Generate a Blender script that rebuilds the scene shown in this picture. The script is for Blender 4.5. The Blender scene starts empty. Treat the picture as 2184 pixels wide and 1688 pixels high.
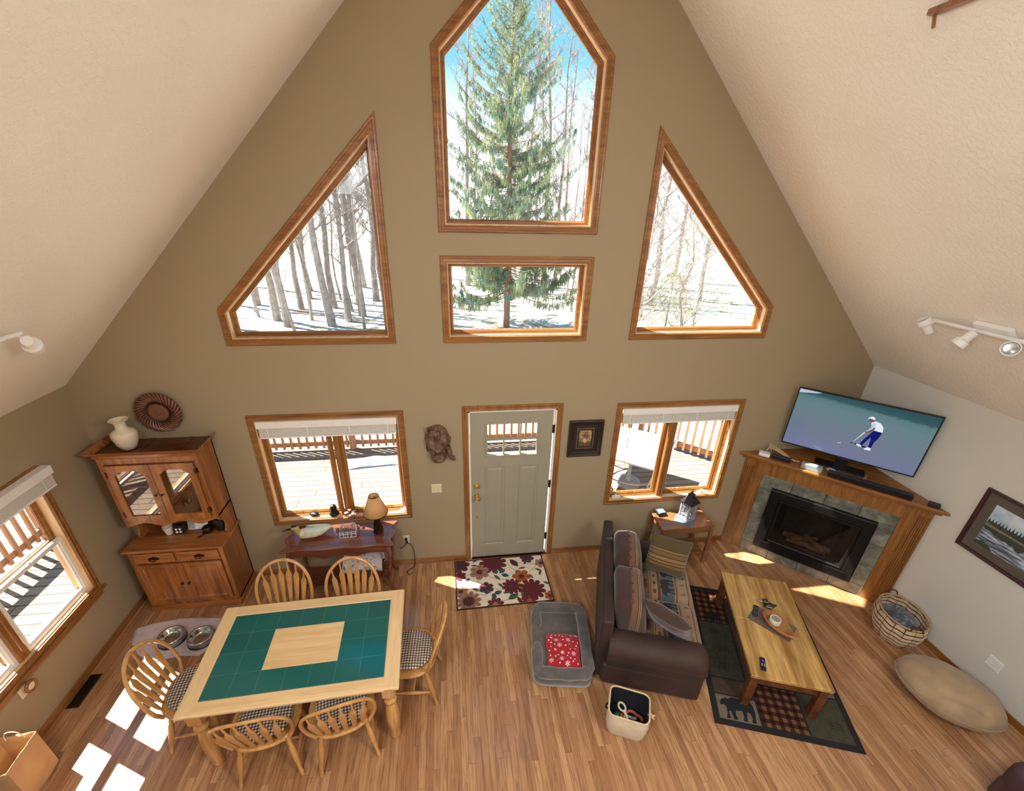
import bpy, bmesh, math, random
from mathutils import Vector, Matrix, noise
from mathutils.geometry import tessellate_polygon
R = math.radians; PI = math.pi
sc = bpy.context.scene; COL = sc.collection
rnd = random.Random(7)

# ------------------------------------------------------------------ materials
def lin(c):
    return c/12.92 if c <= .04045 else ((c+.055)/1.055)**2.4
def H(r, g, b):
    return (lin(r/255), lin(g/255), lin(b/255), 1)
class NT:
    def __init__(s, name):
        s.m = bpy.data.materials.new(name); s.m.use_nodes = True
        s.t = s.m.node_tree; s.t.nodes.clear()
        s.out = s.n('ShaderNodeOutputMaterial')
    def n(s, typ, **kw):
        nd = s.t.nodes.new(typ)
        for k, v in kw.items():
            if k[0] == '_':
                i = k[1:]; i = int(i) if i.isdigit() else i.replace('_', ' ')
                nd.inputs[i].default_value = v
            else: setattr(nd, k, v)
        return nd
    def l(s, a, b): s.t.links.new(a, b)
    def math(s, op, a, b=None):
        nd = s.n('ShaderNodeMath', operation=op)
        for i, v in enumerate((a, b)):
            if v is None: continue
            if isinstance(v, (int, float)): nd.inputs[i].default_value = v
            else: s.l(v, nd.inputs[i])
        return nd.outputs[0]
    def coord(s, scale=(1, 1, 1), rot=(0, 0, 0), kind='Object'):
        tc = s.n('ShaderNodeTexCoord'); mp = s.n('ShaderNodeMapping')
        mp.inputs['Scale'].default_value = scale; mp.inputs['Rotation'].default_value = rot
        s.l(tc.outputs[kind], mp.inputs['Vector']); return mp.outputs[0]
    def ramp(s, fac, stops, interp='LINEAR'):
        r = s.n('ShaderNodeValToRGB'); cr = r.color_ramp; cr.interpolation = interp
        while len(cr.elements) < len(stops): cr.elements.new(.5)
        for e, (p, c) in zip(cr.elements, stops): e.position = p; e.color = c
        if fac is not None: s.l(fac, r.inputs[0])
        return r.outputs[0]
    def noise(s, vec, scale, detail=4, rough=.5, dist=0):
        nd = s.n('ShaderNodeTexNoise', _Scale=scale, _Detail=detail, _Roughness=rough, _Distortion=dist)
        s.l(vec, nd.inputs['Vector']); return nd.outputs['Fac']
    def mix(s, fac, a, b, mode='MIX'):
        nd = s.n('ShaderNodeMix', data_type='RGBA', blend_type=mode)
        for i, v in ((0, fac), (6, a), (7, b)):
            if isinstance(v, (int, float, tuple)): nd.inputs[i].default_value = v
            else: s.l(v, nd.inputs[i])
        return nd.outputs[2]
    def bump(s, h, strength=.3, dist=.01):
        b = s.n('ShaderNodeBump', _Strength=strength, _Distance=dist); s.l(h, b.inputs['Height']); return b.outputs[0]
    def pbr(s, col, rough=.5, metal=0, normal=None, coat=0, spec=.5, sheen=0, alpha=None, emit=None, es=1, coatr=.1):
        p = s.n('ShaderNodeBsdfPrincipled')
        for k, v in (('Base Color', col), ('Roughness', rough), ('Metallic', metal), ('Coat Weight', coat), ('Coat Roughness', coatr),
                     ('Specular IOR Level', spec), ('Sheen Weight', sheen)):
            if isinstance(v, (int, float, tuple)): p.inputs[k].default_value = v
            else: s.l(v, p.inputs[k])
        if normal is not None: s.l(normal, p.inputs['Normal'])
        s.l(p.outputs[0], s.out.inputs[0]); return s.m
def plain(name, col, rough=.5, metal=0, var=.12, vs=6, bump=0, bs=40, coat=0, sheen=0, spec=.5):
    t = NT(name); v = t.coord()
    f = t.noise(v, vs, 4)
    a = tuple(c*(1-var) for c in col[:3])+(1,); b = tuple(min(1, c*(1+var)) for c in col[:3])+(1,)
    c = t.ramp(f, [(.3, a), (.7, b)])
    nb = t.bump(t.noise(v, bs, 3), bump, .004) if bump else None
    return t.pbr(c, rough, metal, nb, coat, spec, sheen)
def wood(name, light, dark, axis='x', scale=1, rough=.4, coat=.15, grain=1.0):
    t = NT(name); st = {'x': (1.2, 14, 14), 'y': (14, 1.2, 14), 'z': (14, 14, 1.2)}[axis]
    v = t.coord(tuple(c*scale for c in st))
    f1 = t.noise(v, 1.6, 5, .6, .6); f2 = t.noise(v, 7, 3, .5)
    f = t.math('ADD', t.math('MULTIPLY', f1, .72), t.math('MULTIPLY', f2, .28))
    mid = tuple((a+b)/2 for a, b in zip(light, dark))
    c = t.ramp(f, [(.5-.16*grain, dark), (.5, mid), (.5+.14*grain, light)])
    return t.pbr(c, rough, 0, t.bump(f2, .08, .002), coat)

OAKC = (H(164, 110, 54), H(114, 70, 30))
M = {}
M['oak_x'] = wood('honey oak along x', *OAKC, 'x'); M['oak_y'] = wood('honey oak along y', *OAKC, 'y'); M['oak_z'] = wood('honey oak along z', *OAKC, 'z')
M['jamb_daylit'] = wood('daylit jamb oak', H(232, 196, 148), H(200, 154, 104), 'z', .8, .4, .1)  # oak jambs coloured paler, the outdoor light on them put into the wood tone
M['pine_x'] = wood('stained pine across', H(184, 116, 60), H(112, 62, 26), 'x', .7, .35, .3)
M['pine_z'] = wood('stained pine upright', H(180, 114, 58), H(108, 60, 25), 'z', .7, .35, .3)
M['pine_dark'] = wood('dark stained pine', H(96, 52, 24), H(52, 24, 10), 'x', .7, .4, .2)
M['maple_x'] = wood('pale maple along x', H(240, 208, 158), H(214, 172, 116), 'x', .8, .35, .25, 1.3)
M['maple_y'] = wood('pale maple along y', H(240, 208, 158), H(214, 172, 116), 'y', .8, .35, .25, 1.3)
M['beech'] = wood('varnished beech', H(216, 164, 100), H(176, 120, 62), 'z', .8, .35, .3, 1.2)
M['cherry'] = wood('polished cherry', H(140, 82, 58), H(84, 42, 28), 'x', .8, .25, .5)
M['walnut'] = wood('brown stained wood', H(164, 108, 68), H(106, 62, 36), 'x', .8, .35, .3)
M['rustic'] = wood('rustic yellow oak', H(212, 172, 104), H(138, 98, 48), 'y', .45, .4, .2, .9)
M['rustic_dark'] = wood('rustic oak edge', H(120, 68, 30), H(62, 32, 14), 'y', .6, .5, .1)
M['white'] = plain('white painted', H(235, 232, 226), .45, 0, .03)
M['offwhite'] = plain('cream ceramic', H(226, 212, 186), .4, 0, .05, 8)
M['blind'] = plain('white blind slats', H(228, 224, 214), .6, 0, .04, 20)
M['black'] = plain('black plastic', H(24, 23, 24), .4, 0, .1)
M['blackmetal'] = plain('black metal', H(34, 32, 32), .45, .6, .15)
M['brass'] = plain('brass', H(232, 204, 130), .3, 1, .08)
M['steel'] = plain('stainless steel', H(205, 205, 205), .16, 1, .04)
M['bronze'] = plain('dark bronze', H(62, 42, 26), .4, .8, .2)
M['hinge'] = plain('dark hinge', H(60, 52, 44), .4, .8, .1)
M['door'] = plain('taupe door paint', H(158, 152, 132), .45, 0, .03)
M['plate'] = plain('ivory plate', H(224, 210, 176), .4, 0, .03)
M['plate_w'] = plain('white wall plate', H(232, 230, 226), .4, 0, .03)
M['leather'] = plain('dark brown suede', H(52, 33, 26), .7, 0, .3, 5, .25, 120, 0, .03)
M['greyplush'] = plain('grey plush', H(90, 84, 80), .95, 0, .3, 9, .5, 160, 0, .6)
M['canvas'] = plain('cream canvas', H(216, 202, 176), .9, 0, .1, 9, .3, 300)
M['navy'] = plain('dark navy lining', H(22, 22, 30), .85)
M['paper'] = plain('brown kraft paper', H(196, 156, 112), .8, 0, .1, 4, .3, 18)
M['bean'] = plain('tan corduroy', H(164, 140, 108), .95, 0, .14, 7, .4, 150, 0, .2)
M['towel'] = plain('pale lilac towel', H(206, 192, 192), .95, 0, .12, 14, .5, 160)
M['rope'] = plain('cream rope', H(210, 186, 150), .9, 0, .1, 30)
M['wicker'] = plain('woven seagrass', H(178, 146, 112), .8, 0, .3, 30)
M['wickdark'] = plain('dark woven rattan', H(84, 46, 26), .7, 0, .35, 40, .5, 90)
M['slateblue'] = plain('slate blue cloth', H(92, 116, 134), .8, 0, .12, 12)
M['lantern'] = plain('weathered grey wood', H(150, 152, 160), .6, 0, .15, 20)
M['lantroof'] = plain('dark tin roof', H(62, 56, 64), .4, .6, .15)
M['tileg'] = None
M['candle'] = plain('candle wax', H(226, 216, 196), .5, 0, .04)
M['flower'] = plain('pink artificial blossom', H(206, 150, 140), .8, 0, .2, 30)

def glass_mat(name, ior=1.5, tint=(1, 1, 1, 1), rough=0):
    t = NT(name); tr = t.n('ShaderNodeBsdfTransparent'); tr.inputs[0].default_value = tint
    gl = t.n('ShaderNodeBsdfGlossy'); gl.inputs['Roughness'].default_value = rough
    fr = t.n('ShaderNodeFresnel'); ge = t.n('ShaderNodeNewGeometry'); t.l(t.math('ADD', t.math('MULTIPLY', ge.outputs['Backfacing'], 1/ior-ior), ior), fr.inputs['IOR']); mx = t.n('ShaderNodeMixShader')
    t.l(fr.outputs[0], mx.inputs[0]); t.l(tr.outputs[0], mx.inputs[1]); t.l(gl.outputs[0], mx.inputs[2]); t.l(mx.outputs[0], t.out.inputs[0])
    return t.m
M['glass'] = glass_mat('window glass', 1.25)
M['cabglass'] = glass_mat('cabinet glass', 3.2, (.8, .8, .78, 1))
M['fireglass'] = glass_mat('smoked glass', 1.5, (.55, .52, .5, 1))
M['bottle'] = glass_mat('clear bottle glass', 1.6, (.97, .98, 1, 1), .05)

def wall_mat(name, col, bump=.12, scale=220, dist=.003):
    t = NT(name); v = t.coord(kind='Object')
    c = t.ramp(t.noise(v, 1.2, 3), [(.3, tuple(x*.96 for x in col[:3])+(1,)), (.7, col)])
    return t.pbr(c, .75, 0, t.bump(t.noise(v, scale, 3), bump, dist), 0, .3)
M['wall'] = wall_mat('khaki wall paint', H(164, 147, 117))
M['wallR'] = wall_mat('pale wall paint', H(212, 208, 198))
t = NT('knockdown ceiling texture'); v = t.coord()
nz = t.noise(v, 34, 5, .6, .3); hh = t.ramp(nz, [(.44, (0, 0, 0, 1)), (.6, (1, 1, 1, 1))])
M['ceil'] = t.pbr(t.ramp(t.noise(v, 1.0, 2), [(.3, H(238, 231, 216)), (.7, H(245, 239, 225))]), .85, 0, t.bump(hh, .36, .006), 0, .2)

def planks(name, c1, c2, dark, bw, rh, rough=.3, rot=90, gap=.0012, coat=.2, grain=1.0, warm=None):
    t = NT(name); v = t.coord((1, 1, 1), (0, 0, R(rot)))
    sv = t.n('ShaderNodeSeparateXYZ'); t.l(v, sv.inputs[0])
    wn = t.n('ShaderNodeTexWhiteNoise', noise_dimensions='1D'); t.l(t.math('FLOOR', t.math('DIVIDE', sv.outputs[1], rh)), wn.inputs['W'])
    cv = t.n('ShaderNodeCombineXYZ'); t.l(t.math('ADD', sv.outputs[0], t.math('MULTIPLY', wn.outputs['Value'], bw*7.0)), cv.inputs[0]); t.l(sv.outputs[1], cv.inputs[1]); v = cv.outputs[0]
    br = t.n('ShaderNodeTexBrick', offset=0, offset_frequency=2, squash=1, _Scale=1, _Mortar_Size=gap, _Mortar_Smooth=.2, _Bias=0, _Brick_Width=bw, _Row_Height=rh)
    br.inputs['Color1'].default_value = (0, 0, 0, 1); br.inputs['Color2'].default_value = (1, 1, 1, 1); br.inputs['Mortar'].default_value = (.5, .5, .5, 1)
    t.l(v, br.inputs['Vector'])
    base = t.ramp(br.outputs['Color'], [(0, c1), (.5, tuple((a+b)/2 for a, b in zip(c1, c2))), (1, c2)])
    # grain, shifted from board to board
    sep = t.n('ShaderNodeVectorMath', operation='ADD'); t.l(v, sep.inputs[0])
    sc_ = t.n('ShaderNodeVectorMath', operation='SCALE'); sc_.inputs['Scale'].default_value = 7.3
    t.l(br.outputs['Color'], sc_.inputs[0]); t.l(sc_.outputs[0], sep.inputs[1])
    mp = t.n('ShaderNodeMapping'); mp.inputs['Scale'].default_value = (1.6, 26, 1); t.l(sep.outputs[0], mp.inputs['Vector'])
    g = t.noise(mp.outputs[0], 1.5, 6, .62, 1.4)
    gl = t.ramp(g, [(.40, (1, 1, 1, 1)), (.5, (.25, .25, .25, 1)), (.56, (0, 0, 0, 1))])
    c = t.mix(t.math('MULTIPLY', gl, .55*grain), base, dark)
    fine = t.noise(mp.outputs[0], 9, 3)
    c = t.mix(t.math('MULTIPLY', fine, .25*grain), c, dark)
    c = t.mix(t.math('MULTIPLY', br.outputs['Fac'], .75), c, tuple(x*.35 for x in dark[:3])+(1,))
    return t.pbr(c, rough, 0, t.bump(br.outputs['Fac'], -.25, .002), coat, .5, coatr=.16)
M['floor'] = planks('oak strip floor', H(204, 157, 112), H(164, 116, 77), H(112, 69, 41), .95, .057, .30, 90, coat=.9)
M['deck'] = planks('weathered cedar deck boards', H(160, 142, 124), H(138, 120, 102), H(78, 60, 46), 3.6, .14, .85, 0, .011, 0, .5)

def gingham(name, size, a, b, c, kind='Object', bump=.3):
    t = NT(name); v = t.coord((1/size,)*3, kind=kind); sp = t.n('ShaderNodeSeparateXYZ'); t.l(v, sp.inputs[0])
    q = [t.math('GREATER_THAN', t.math('FRACT', sp.outputs[i]), .5) for i in (0, 1)]
    s_ = t.math('MULTIPLY', t.math('ADD', q[0], q[1]), .5)
    return t.pbr(t.ramp(s_, [(0, a), (.34, b), (.8, c)], 'CONSTANT'), .9, 0, t.bump(t.noise(t.coord(kind=kind), 200, 2), bump, .002), 0, .2)
M['gingham'] = gingham('brown gingham cloth', .024, H(226, 214, 196), H(142, 122, 108), H(66, 54, 50))
M['plaid'] = gingham('rust plaid weave', .075, H(104, 80, 50), H(68, 32, 24), H(34, 16, 14))

def stripes(name, axis, stops, rough=.9, mott=.25, off=0):
    t = NT(name); v = t.coord(); sp = t.n('ShaderNodeSeparateXYZ'); t.l(v, sp.inputs[0])
    f = t.math('ADD', sp.outputs[axis], off)
    c = t.ramp(f, stops, 'CONSTANT')
    n_ = t.noise(v, 60, 3)
    c = t.mix(t.math('MULTIPLY', n_, mott), c, H(60, 44, 36))
    return t.pbr(c, rough, 0, t.bump(t.noise(v, 240, 2), .3, .002), 0, .2, .3)
TAN, RUSTC, SAND, BLUE, DKB = H(112, 90, 68), H(104, 58, 44), H(146, 120, 90), H(76, 88, 94), H(58, 45, 40)
M['seatstripe'] = stripes('southwest stripe seat weave', 0, [(0, TAN), (.36, DKB), (.40, TAN), (.465, RUSTC), (.475, SAND), (.485, H(90, 60, 48)), (.495, SAND), (.56, H(90, 60, 48)), (.575, RUSTC), (.59, SAND), (.60, BLUE),
                                                          (.73, SAND), (.745, RUSTC), (.755, SAND), (.77, H(150, 126, 100)), (.86, RUSTC), (.875, SAND)])
M['backstripe'] = stripes('southwest stripe back weave', 0, [(0, H(64, 47, 39)), (.218, RUSTC), (.224, H(112, 82, 60)), (.275, H(70, 44, 36)), (.284, SAND), (.290, RUSTC), (.298, SAND), (.306, H(82, 62, 50)), (.37, RUSTC), (.38, TAN)])
PO, PT, PBR, PG = H(84, 74, 44), H(122, 96, 58), H(80, 54, 36), H(146, 116, 72)
M['pillow1'] = stripes('olive stripe pillow weave', 1, [(0, PO), (.11, PT), (.14, PBR), (.15, PG), (.17, PBR), (.18, PG), (.215, PBR), (.23, PT), (.27, PBR), (.28, PG), (.295, PO)], off=.22)
M['pillow2'] = stripes('brown stripe pillow weave', 1, [(0, H(70, 54, 44)), (.20, RUSTC), (.205, SAND), (.215, RUSTC), (.225, SAND), (.23, RUSTC), (.24, H(82, 64, 52)), (.34, RUSTC), (.35, SAND), (.36, H(70, 54, 44))], off=.22)

# ------------------------------------------------------------------ mesh builder
class B:
    def __init__(s): s.b = bmesh.new(); s.T = Matrix.Identity(4)
    def v(s, p): return s.b.verts.new(s.T @ Vector(p))
    def f(s, vs, m=0):
        try:
            fc = s.b.faces.new(vs); fc.material_index = m; return fc
        except ValueError: return None
    def poly(s, pts, m=0): return s.f([s.v(p) for p in pts], m)
    def box(s, x0, x1, y0, y1, z0, z1, m=0):
        c = [s.v((x, y, z)) for z in (z0, z1) for y in (y0, y1) for x in (x0, x1)]
        for q in ((0, 2, 3, 1), (4, 5, 7, 6), (0, 1, 5, 4), (2, 6, 7, 3), (0, 4, 6, 2), (1, 3, 7, 5)): s.f([c[i] for i in q], m)
        return s
    def prism(s, pts, a, b, ax='z', m=0):
        mp = {'z': lambda p, d: (p[0], p[1], d), 'y': lambda p, d: (p[0], d, p[1]), 'x': lambda p, d: (d, p[0], p[1])}[ax]
        lo = [s.v(mp(p, a)) for p in pts]; hi = [s.v(mp(p, b)) for p in pts]; n = len(pts)
        s.f(lo[::-1], m); s.f(hi, m)
        for i in range(n): s.f([lo[i], lo[(i+1) % n], hi[(i+1) % n], hi[i]], m)
        return s
    def rings(s, rings, closed=False, caps=True, m=0):
        n = len(rings[0]); k = len(rings)
        for i in range(k if closed else k-1):
            a, b = rings[i], rings[(i+1) % k]
            for j in range(n): s.f([a[j], a[(j+1) % n], b[(j+1) % n], b[j]], m)
        if caps and not closed: s.f(rings[0][::-1], m); s.f(rings[-1], m)
    def tube(s, pts, r, n=8, closed=False, m=0, flat=None, up=None, caps=True):
        pts = [Vector(p) for p in pts]; k = len(pts)
        rr = r if isinstance(r, (list, tuple)) else [r]*k
        rings = []; ref = Vector(up) if up else None
        for i in range(k):
            a = pts[(i-1) % k] if (closed or i > 0) else pts[i]; c = pts[(i+1) % k] if (closed or i < k-1) else pts[i]
            tn = (c-a).normalized()
            if ref is None: ref = Vector((0, 0, 1)) if abs(tn.z) < .9 else Vector((1, 0, 0))
            x = (ref - tn*ref.dot(tn))
            if x.length < 1e-5: x = tn.orthogonal()
            x.normalize(); y = tn.cross(x)
            if not up: ref = x
            fx, fy = flat if flat else (1, 1)
            rings.append([s.v(pts[i]+x*(rr[i]*fx*math.cos(2*PI*j/n))+y*(rr[i]*fy*math.sin(2*PI*j/n))) for j in range(n)])
        s.rings(rings, closed, caps, m); return s
    def cyl(s, p0, p1, r0, r1=None, n=16, m=0): return s.tube([p0, p1], [r0, r0 if r1 is None else r1], n, m=m)
    def lathe(s, prof, n=24, c=(0, 0, 0), caps=True, m=0, sq=1):
        rings = [[s.v((c[0]+r*math.cos(2*PI*j/n), c[1]+sq*r*math.sin(2*PI*j/n), c[2]+z)) for j in range(n)] for r, z in prof]
        s.rings(rings, False, caps, m); return s
    def grid(s, fn, nu, nv, m=0, wrapu=False):
        g = [[s.v(fn(i/nu, j/nv)) for j in range(nv+1)] for i in range(nu if wrapu else nu+1)]
        for i in range(nu):
            for j in range(nv):
                i2 = (i+1) % nu if wrapu else i+1
                s.f([g[i][j], g[i2][j], g[i2][j+1], g[i][j+1]], m)
        return g
    def sell(s, a, b, c, e1=.4, e2=.4, nu=28, nv=16, ctr=(0, 0, 0), m=0, nz=0, ns=3):
        sg = lambda x, e: math.copysign(abs(x)**e, x)
        def fn(u, w):
            th = 2*PI*u; ph = -PI/2+PI*w
            ph = max(-PI/2+1e-3, min(PI/2-1e-3, ph))
            p = Vector((a*sg(math.cos(ph), e1)*sg(math.cos(th), e2), b*sg(math.cos(ph), e1)*sg(math.sin(th), e2), c*sg(math.sin(ph), e1)))
            if nz: p += p.normalized()*nz*noise.noise(Vector(p)*ns+Vector(ctr)*5)
            return p+Vector(ctr)
        g = s.grid(fn, nu, nv, m, True)
        s.f([g[i][0] for i in range(nu)][::-1], m); s.f([g[i][nv] for i in range(nu)], m); return s
    def pillow(s, w, d, t, n=16, m=0, nz=.01, seed=0):
        def fn(sign):
            def g(u, v):
                x, y = 2*u-1, 2*v-1
                e = (max(0, 1-abs(x)**2.6)*max(0, 1-abs(y)**2.6))**.5
                px = x*w/2*(1-.07*(1-y*y)*abs(x)); py = y*d/2*(1-.07*(1-x*x)*abs(y))
                z = sign*t/2*e+nz*e*noise.noise(Vector((x*2+seed, y*2, sign)))
                return (px, py, z)
            return g
        s.grid(fn(1), n, n, m); s.grid(fn(-1), n, n, m); bmesh.ops.remove_doubles(s.b, verts=s.b.verts, dist=1e-4); return s
    def sweep(s, poly, prof, mp, m=0, close=True):
        # frame swept round a convex polygon: prof = [(inset, depth)], mp(u, v, depth) -> point
        n = len(poly); rings = []
        for d, h in prof:
            rings.append([s.v(mp(*p, h)) for p in inset(poly, d)])
        k = len(rings)
        for i in range(k if close else k-1):
            a, b = rings[i], rings[(i+1) % k]
            for j in range(n): s.f([a[j], a[(j+1) % n], b[(j+1) % n], b[j]], m)
        return s
    def obj(s, name, mats, parent=None, bevel=0, smooth=False, ang=.7, sub=0, seg=2, solid=0, loc=None, rot=None):
        bmesh.ops.recalc_face_normals(s.b, faces=s.b.faces)
        me = bpy.data.meshes.new(name); s.b.to_mesh(me); s.b.free()
        for m in (mats if isinstance(mats, (list, tuple)) else [mats]): me.materials.append(M[m] if isinstance(m, str) else m)
        if smooth:
            me.polygons.foreach_set('use_smooth', [True]*len(me.polygons)); me.set_sharp_from_angle(angle=ang)
        o = bpy.data.objects.new(name, me); COL.objects.link(o)
        if parent is not None: o.parent = parent
        if loc: o.location = loc
        if rot: o.rotation_euler = rot
        if solid: md = o.modifiers.new('s', 'SOLIDIFY'); md.thickness = solid; md.offset = 0
        if bevel:
            md = o.modifiers.new('b', 'BEVEL'); md.width = bevel; md.segments = seg; md.limit_method = 'ANGLE'; md.angle_limit = R(40)
        if sub: md = o.modifiers.new('u', 'SUBSURF'); md.levels = sub; md.render_levels = sub
        return o
def inset(poly, d):
    n = len(poly); A = sum(poly[i][0]*poly[(i+1) % n][1]-poly[(i+1) % n][0]*poly[i][1] for i in range(n)); sg = 1 if A > 0 else -1
    L = []
    for i in range(n):
        p = Vector(poly[i]); q = Vector(poly[(i+1) % n]); t_ = (q-p).normalized(); nn = Vector((-t_.y, t_.x))*sg
        L.append((p+nn*d, t_))
    out = []
    for i in range(n):
        (p, a), (q, b) = L[i-1], L[i]
        cr = a.x*b.y-a.y*b.x
        if abs(cr) < 1e-6: out.append(tuple(q)); continue
        w = q-p; k = (w.x*b.y-w.y*b.x)/cr; out.append(tuple(p+a*k))
    return out
def rect(x0, x1, z0, z1): return [(x0, z0), (x1, z0), (x1, z1), (x0, z1)]
def tag(o, label=None, cat=None, group=None, kind=None):
    for k, v in (('label', label), ('category', cat), ('group', group), ('kind', kind)):
        if v: o[k] = v
    return o
def thing(name, label, cat, loc=(0, 0, 0), rz=0, group=None, kind=None):
    o = bpy.data.objects.new(name, None); COL.objects.link(o); o.empty_display_size = .1
    o.location = loc; o.rotation_euler = (0, 0, rz); return tag(o, label, cat, group, kind)
def struct(name, parent=None):
    o = bpy.data.objects.new(name, None); COL.objects.link(o); o['kind'] = 'structure'; return o
def dup(root, loc, rz, label=None):
    r = root.copy(); COL.objects.link(r); r.location = loc; r.rotation_euler = (0, 0, rz)
    if label: r['label'] = label
    for ch in list(root.children):
        c = ch.copy(); COL.objects.link(c); c.parent = r
        for g in ch.children:
            d = g.copy(); COL.objects.link(d); d.parent = c
    return r
def bez(p0, p1, p2, p3, n=10):
    p0, p1, p2, p3 = map(Vector, (p0, p1, p2, p3)); out = []
    for i in range(n+1):
        t_ = i/n; q = 1-t_; out.append(p0*q**3+p1*3*q*q*t_+p2*3*q*t_*t_+p3*t_**3)
    return out
SUN_E, REAR_FILL_E, PANEL_E, EXPO = 27.0, 20.0, 128.0, 0.0
# ------------------------------------------------------------------ room shell
XL, XR, KZ, SL = -4.142, 4.195, 2.475, .988
AX = (XL+XR)/2; AZ = KZ+SL*(XR-AX); YB = -8.2; WT = .15
W1 = rect(-2.686, -1.1526, .7255, 2.1088); W2 = rect(1.1735, 2.7025, .7255, 2.1088)
CR = rect(-.7006, .7292, 2.816, 3.6159)
TW = [(-.7006, 3.8077), (.7292, 3.8077), (.7292, 5.0883), (.0143, 5.0883+SL*.715), (-.7006, 5.0883)]
TRI_L = [(-1.1542, 4.6562), (-2.6744, 3.1502), (-2.6744, 2.8194), (-1.1542, 2.8194)]
TRI_R = [(1.1842, 4.6562), (1.1842, 2.8194), (2.7008, 2.8194), (2.7008, 3.1502)]
DOOR = rect(-.541, .556, -.02, 2.132)
CW = .058
holes = [inset(p, CW) for p in (W1, W2, CR, TW, TRI_L, TRI_R)]+[rect(-.483, .498, 0, 2.074)]
def wall_with_holes(name, outer, holes, mp, t_, mat):
    b = B(); loops = [[Vector((u, w, 0)) for u, w in outer]]+[[Vector((u, w, 0)) for u, w in h] for h in holes]
    flat = [p for l_ in loops for p in l_]; tri = tessellate_polygon(loops)
    for d in (0, t_):
        vs = [b.v(mp(p.x, p.y, d)) for p in flat]
        for q in tri: b.f([vs[i] for i in q])
    k = 0
    for l_ in loops:
        n = len(l_)
        for i in range(n):
            p, q = l_[i], l_[(i+1) % n]
            b.poly([mp(p.x, p.y, 0), mp(q.x, q.y, 0), mp(q.x, q.y, t_), mp(p.x, p.y, t_)])
    return tag(b.obj(name, mat), kind='structure')
gmap = lambda u, w, d: (u, d, w)
wall_with_holes('wall_back', [(XL-.15, -.02), (XR+.15, -.02), (XR+.15, KZ-.14), (AX, AZ+.02), (XL-.15, KZ-.14)], holes, gmap, WT, 'wall')
lmap = lambda u, w, d: (XL-d, u, w)
LW = [rect(-1.46, -.66, .60, 1.99), rect(-2.29, -1.52, .60, 1.99)]
LW = [rect(-2.26, -.625, .60, 2.0)]
wall_with_holes('wall_left', [(YB, -.02), (0, -.02), (0, KZ+.05), (YB, KZ+.05)], [inset(LW[0], CW)], lmap, .15, 'wall')
b = B(); b.box(XR, XR+.15, YB, 0, -.02, KZ+.05); tag(b.obj('wall_right', 'wallR'), kind='structure')
b = B(); b.box(XL-.15, XR+.15, YB-.1, .15, -.12, 0); tag(b.obj('floor', 'floor'), kind='structure')
b = B()
for x in (XL, XR):
    s = 1 if x > 0 else -1
    b.poly([(AX, YB, AZ), (AX, .0, AZ), (x, .0, KZ), (x, YB, KZ)])
tag(b.obj('ceiling', 'ceil'), kind='structure')
M['roof'] = plain('roof boards', H(120, 108, 92), .8)
b = B(); OV = .66; EV = .14; tt = .16
for x, s in ((XL, -1), (XR, 1)):
    xe = x+s*EV; ze = KZ-SL*EV
    pts = [(AX, AZ+.03), (AX, AZ+.03+tt*1.4), (xe, ze+.03+tt*1.4), (xe, ze+.03)]
    b.prism(pts, YB-.2, OV, 'y')
tag(b.obj('roof', 'roof'), kind='structure')
# wall behind the camera, with unseen windows added to hold fill lamps
BW = [rect(-3.0, -.5, 2.9, 4.4), rect(.5, 3.0, 2.9, 4.4), rect(-3.2, -.8, .9, 2.1), rect(.8, 3.2, .9, 2.1)]
BW[0] = rect(-2.2, -.2, 2.9, 4.3); BW[1] = rect(.25, 2.25, 2.9, 4.3)
bmap = lambda u, w, d: (u, YB-d, w)
wall_with_holes('wall_front', [(XL-.15, -.02), (XR+.15, -.02), (XR+.15, KZ-.14), (AX, AZ+.02), (XL-.15, KZ-.14)], [inset(p, CW) for p in BW], bmap, .1, 'wall')

CASE = [(0, .0), (0, -.012), (.006, -.017), (.02, -.017), (.026, -.012), (.044, -.014), (.052, -.019), (.058, -.019), (.060, -.012), (.060, .0)]
JAMB = [(.056, -.004), (.070, -.004), (.070, WT), (.056, WT)]
def window(name, poly, mp, sash=.045, mull=None, gl=.095, mats=('oak_x', 'jamb_daylit'), jd=WT, stop=True):
    w = struct(name)
    b = B(); b.sweep(poly, CASE, mp); b.obj('casing', mats[0], w, smooth=True, ang=.5)
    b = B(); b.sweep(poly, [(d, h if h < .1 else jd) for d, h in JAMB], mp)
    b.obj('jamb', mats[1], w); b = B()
    if stop: b.sweep(poly, [(.070, gl-.045), (.078, gl-.045), (.078, gl-.03), (.084, gl-.03), (.084, gl+.03), (.070, gl+.03)], mp); b.obj('stop', 'oak_x', w)
    op = inset(poly, .07); panes = [op]
    if mull:
        us = [p[0] for p in op]; ws = [p[1] for p in op]
        a, c, mw = min(us), max(us), mull[1]
        edges = [a]+[e for m_ in mull[0] for e in (m_-mw/2, m_+mw/2)]+[c]
        panes = [rect(edges[i], edges[i+1], min(ws), max(ws)) for i in range(0, len(edges), 2)]
        for m_ in mull[0]:
            b = B(); b.sweep(rect(m_-mw/2, m_+mw/2, min(ws), max(ws)), [(0, .02), (.012, .012), (mw/2-.004, .012)], mp, close=False)
            b.sweep(rect(m_-mw/2, m_+mw/2, min(ws), max(ws)), [(0, .02), (0, jd)], mp, close=False); b.obj('mullion', 'oak_z', w)
    return w, panes
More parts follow.
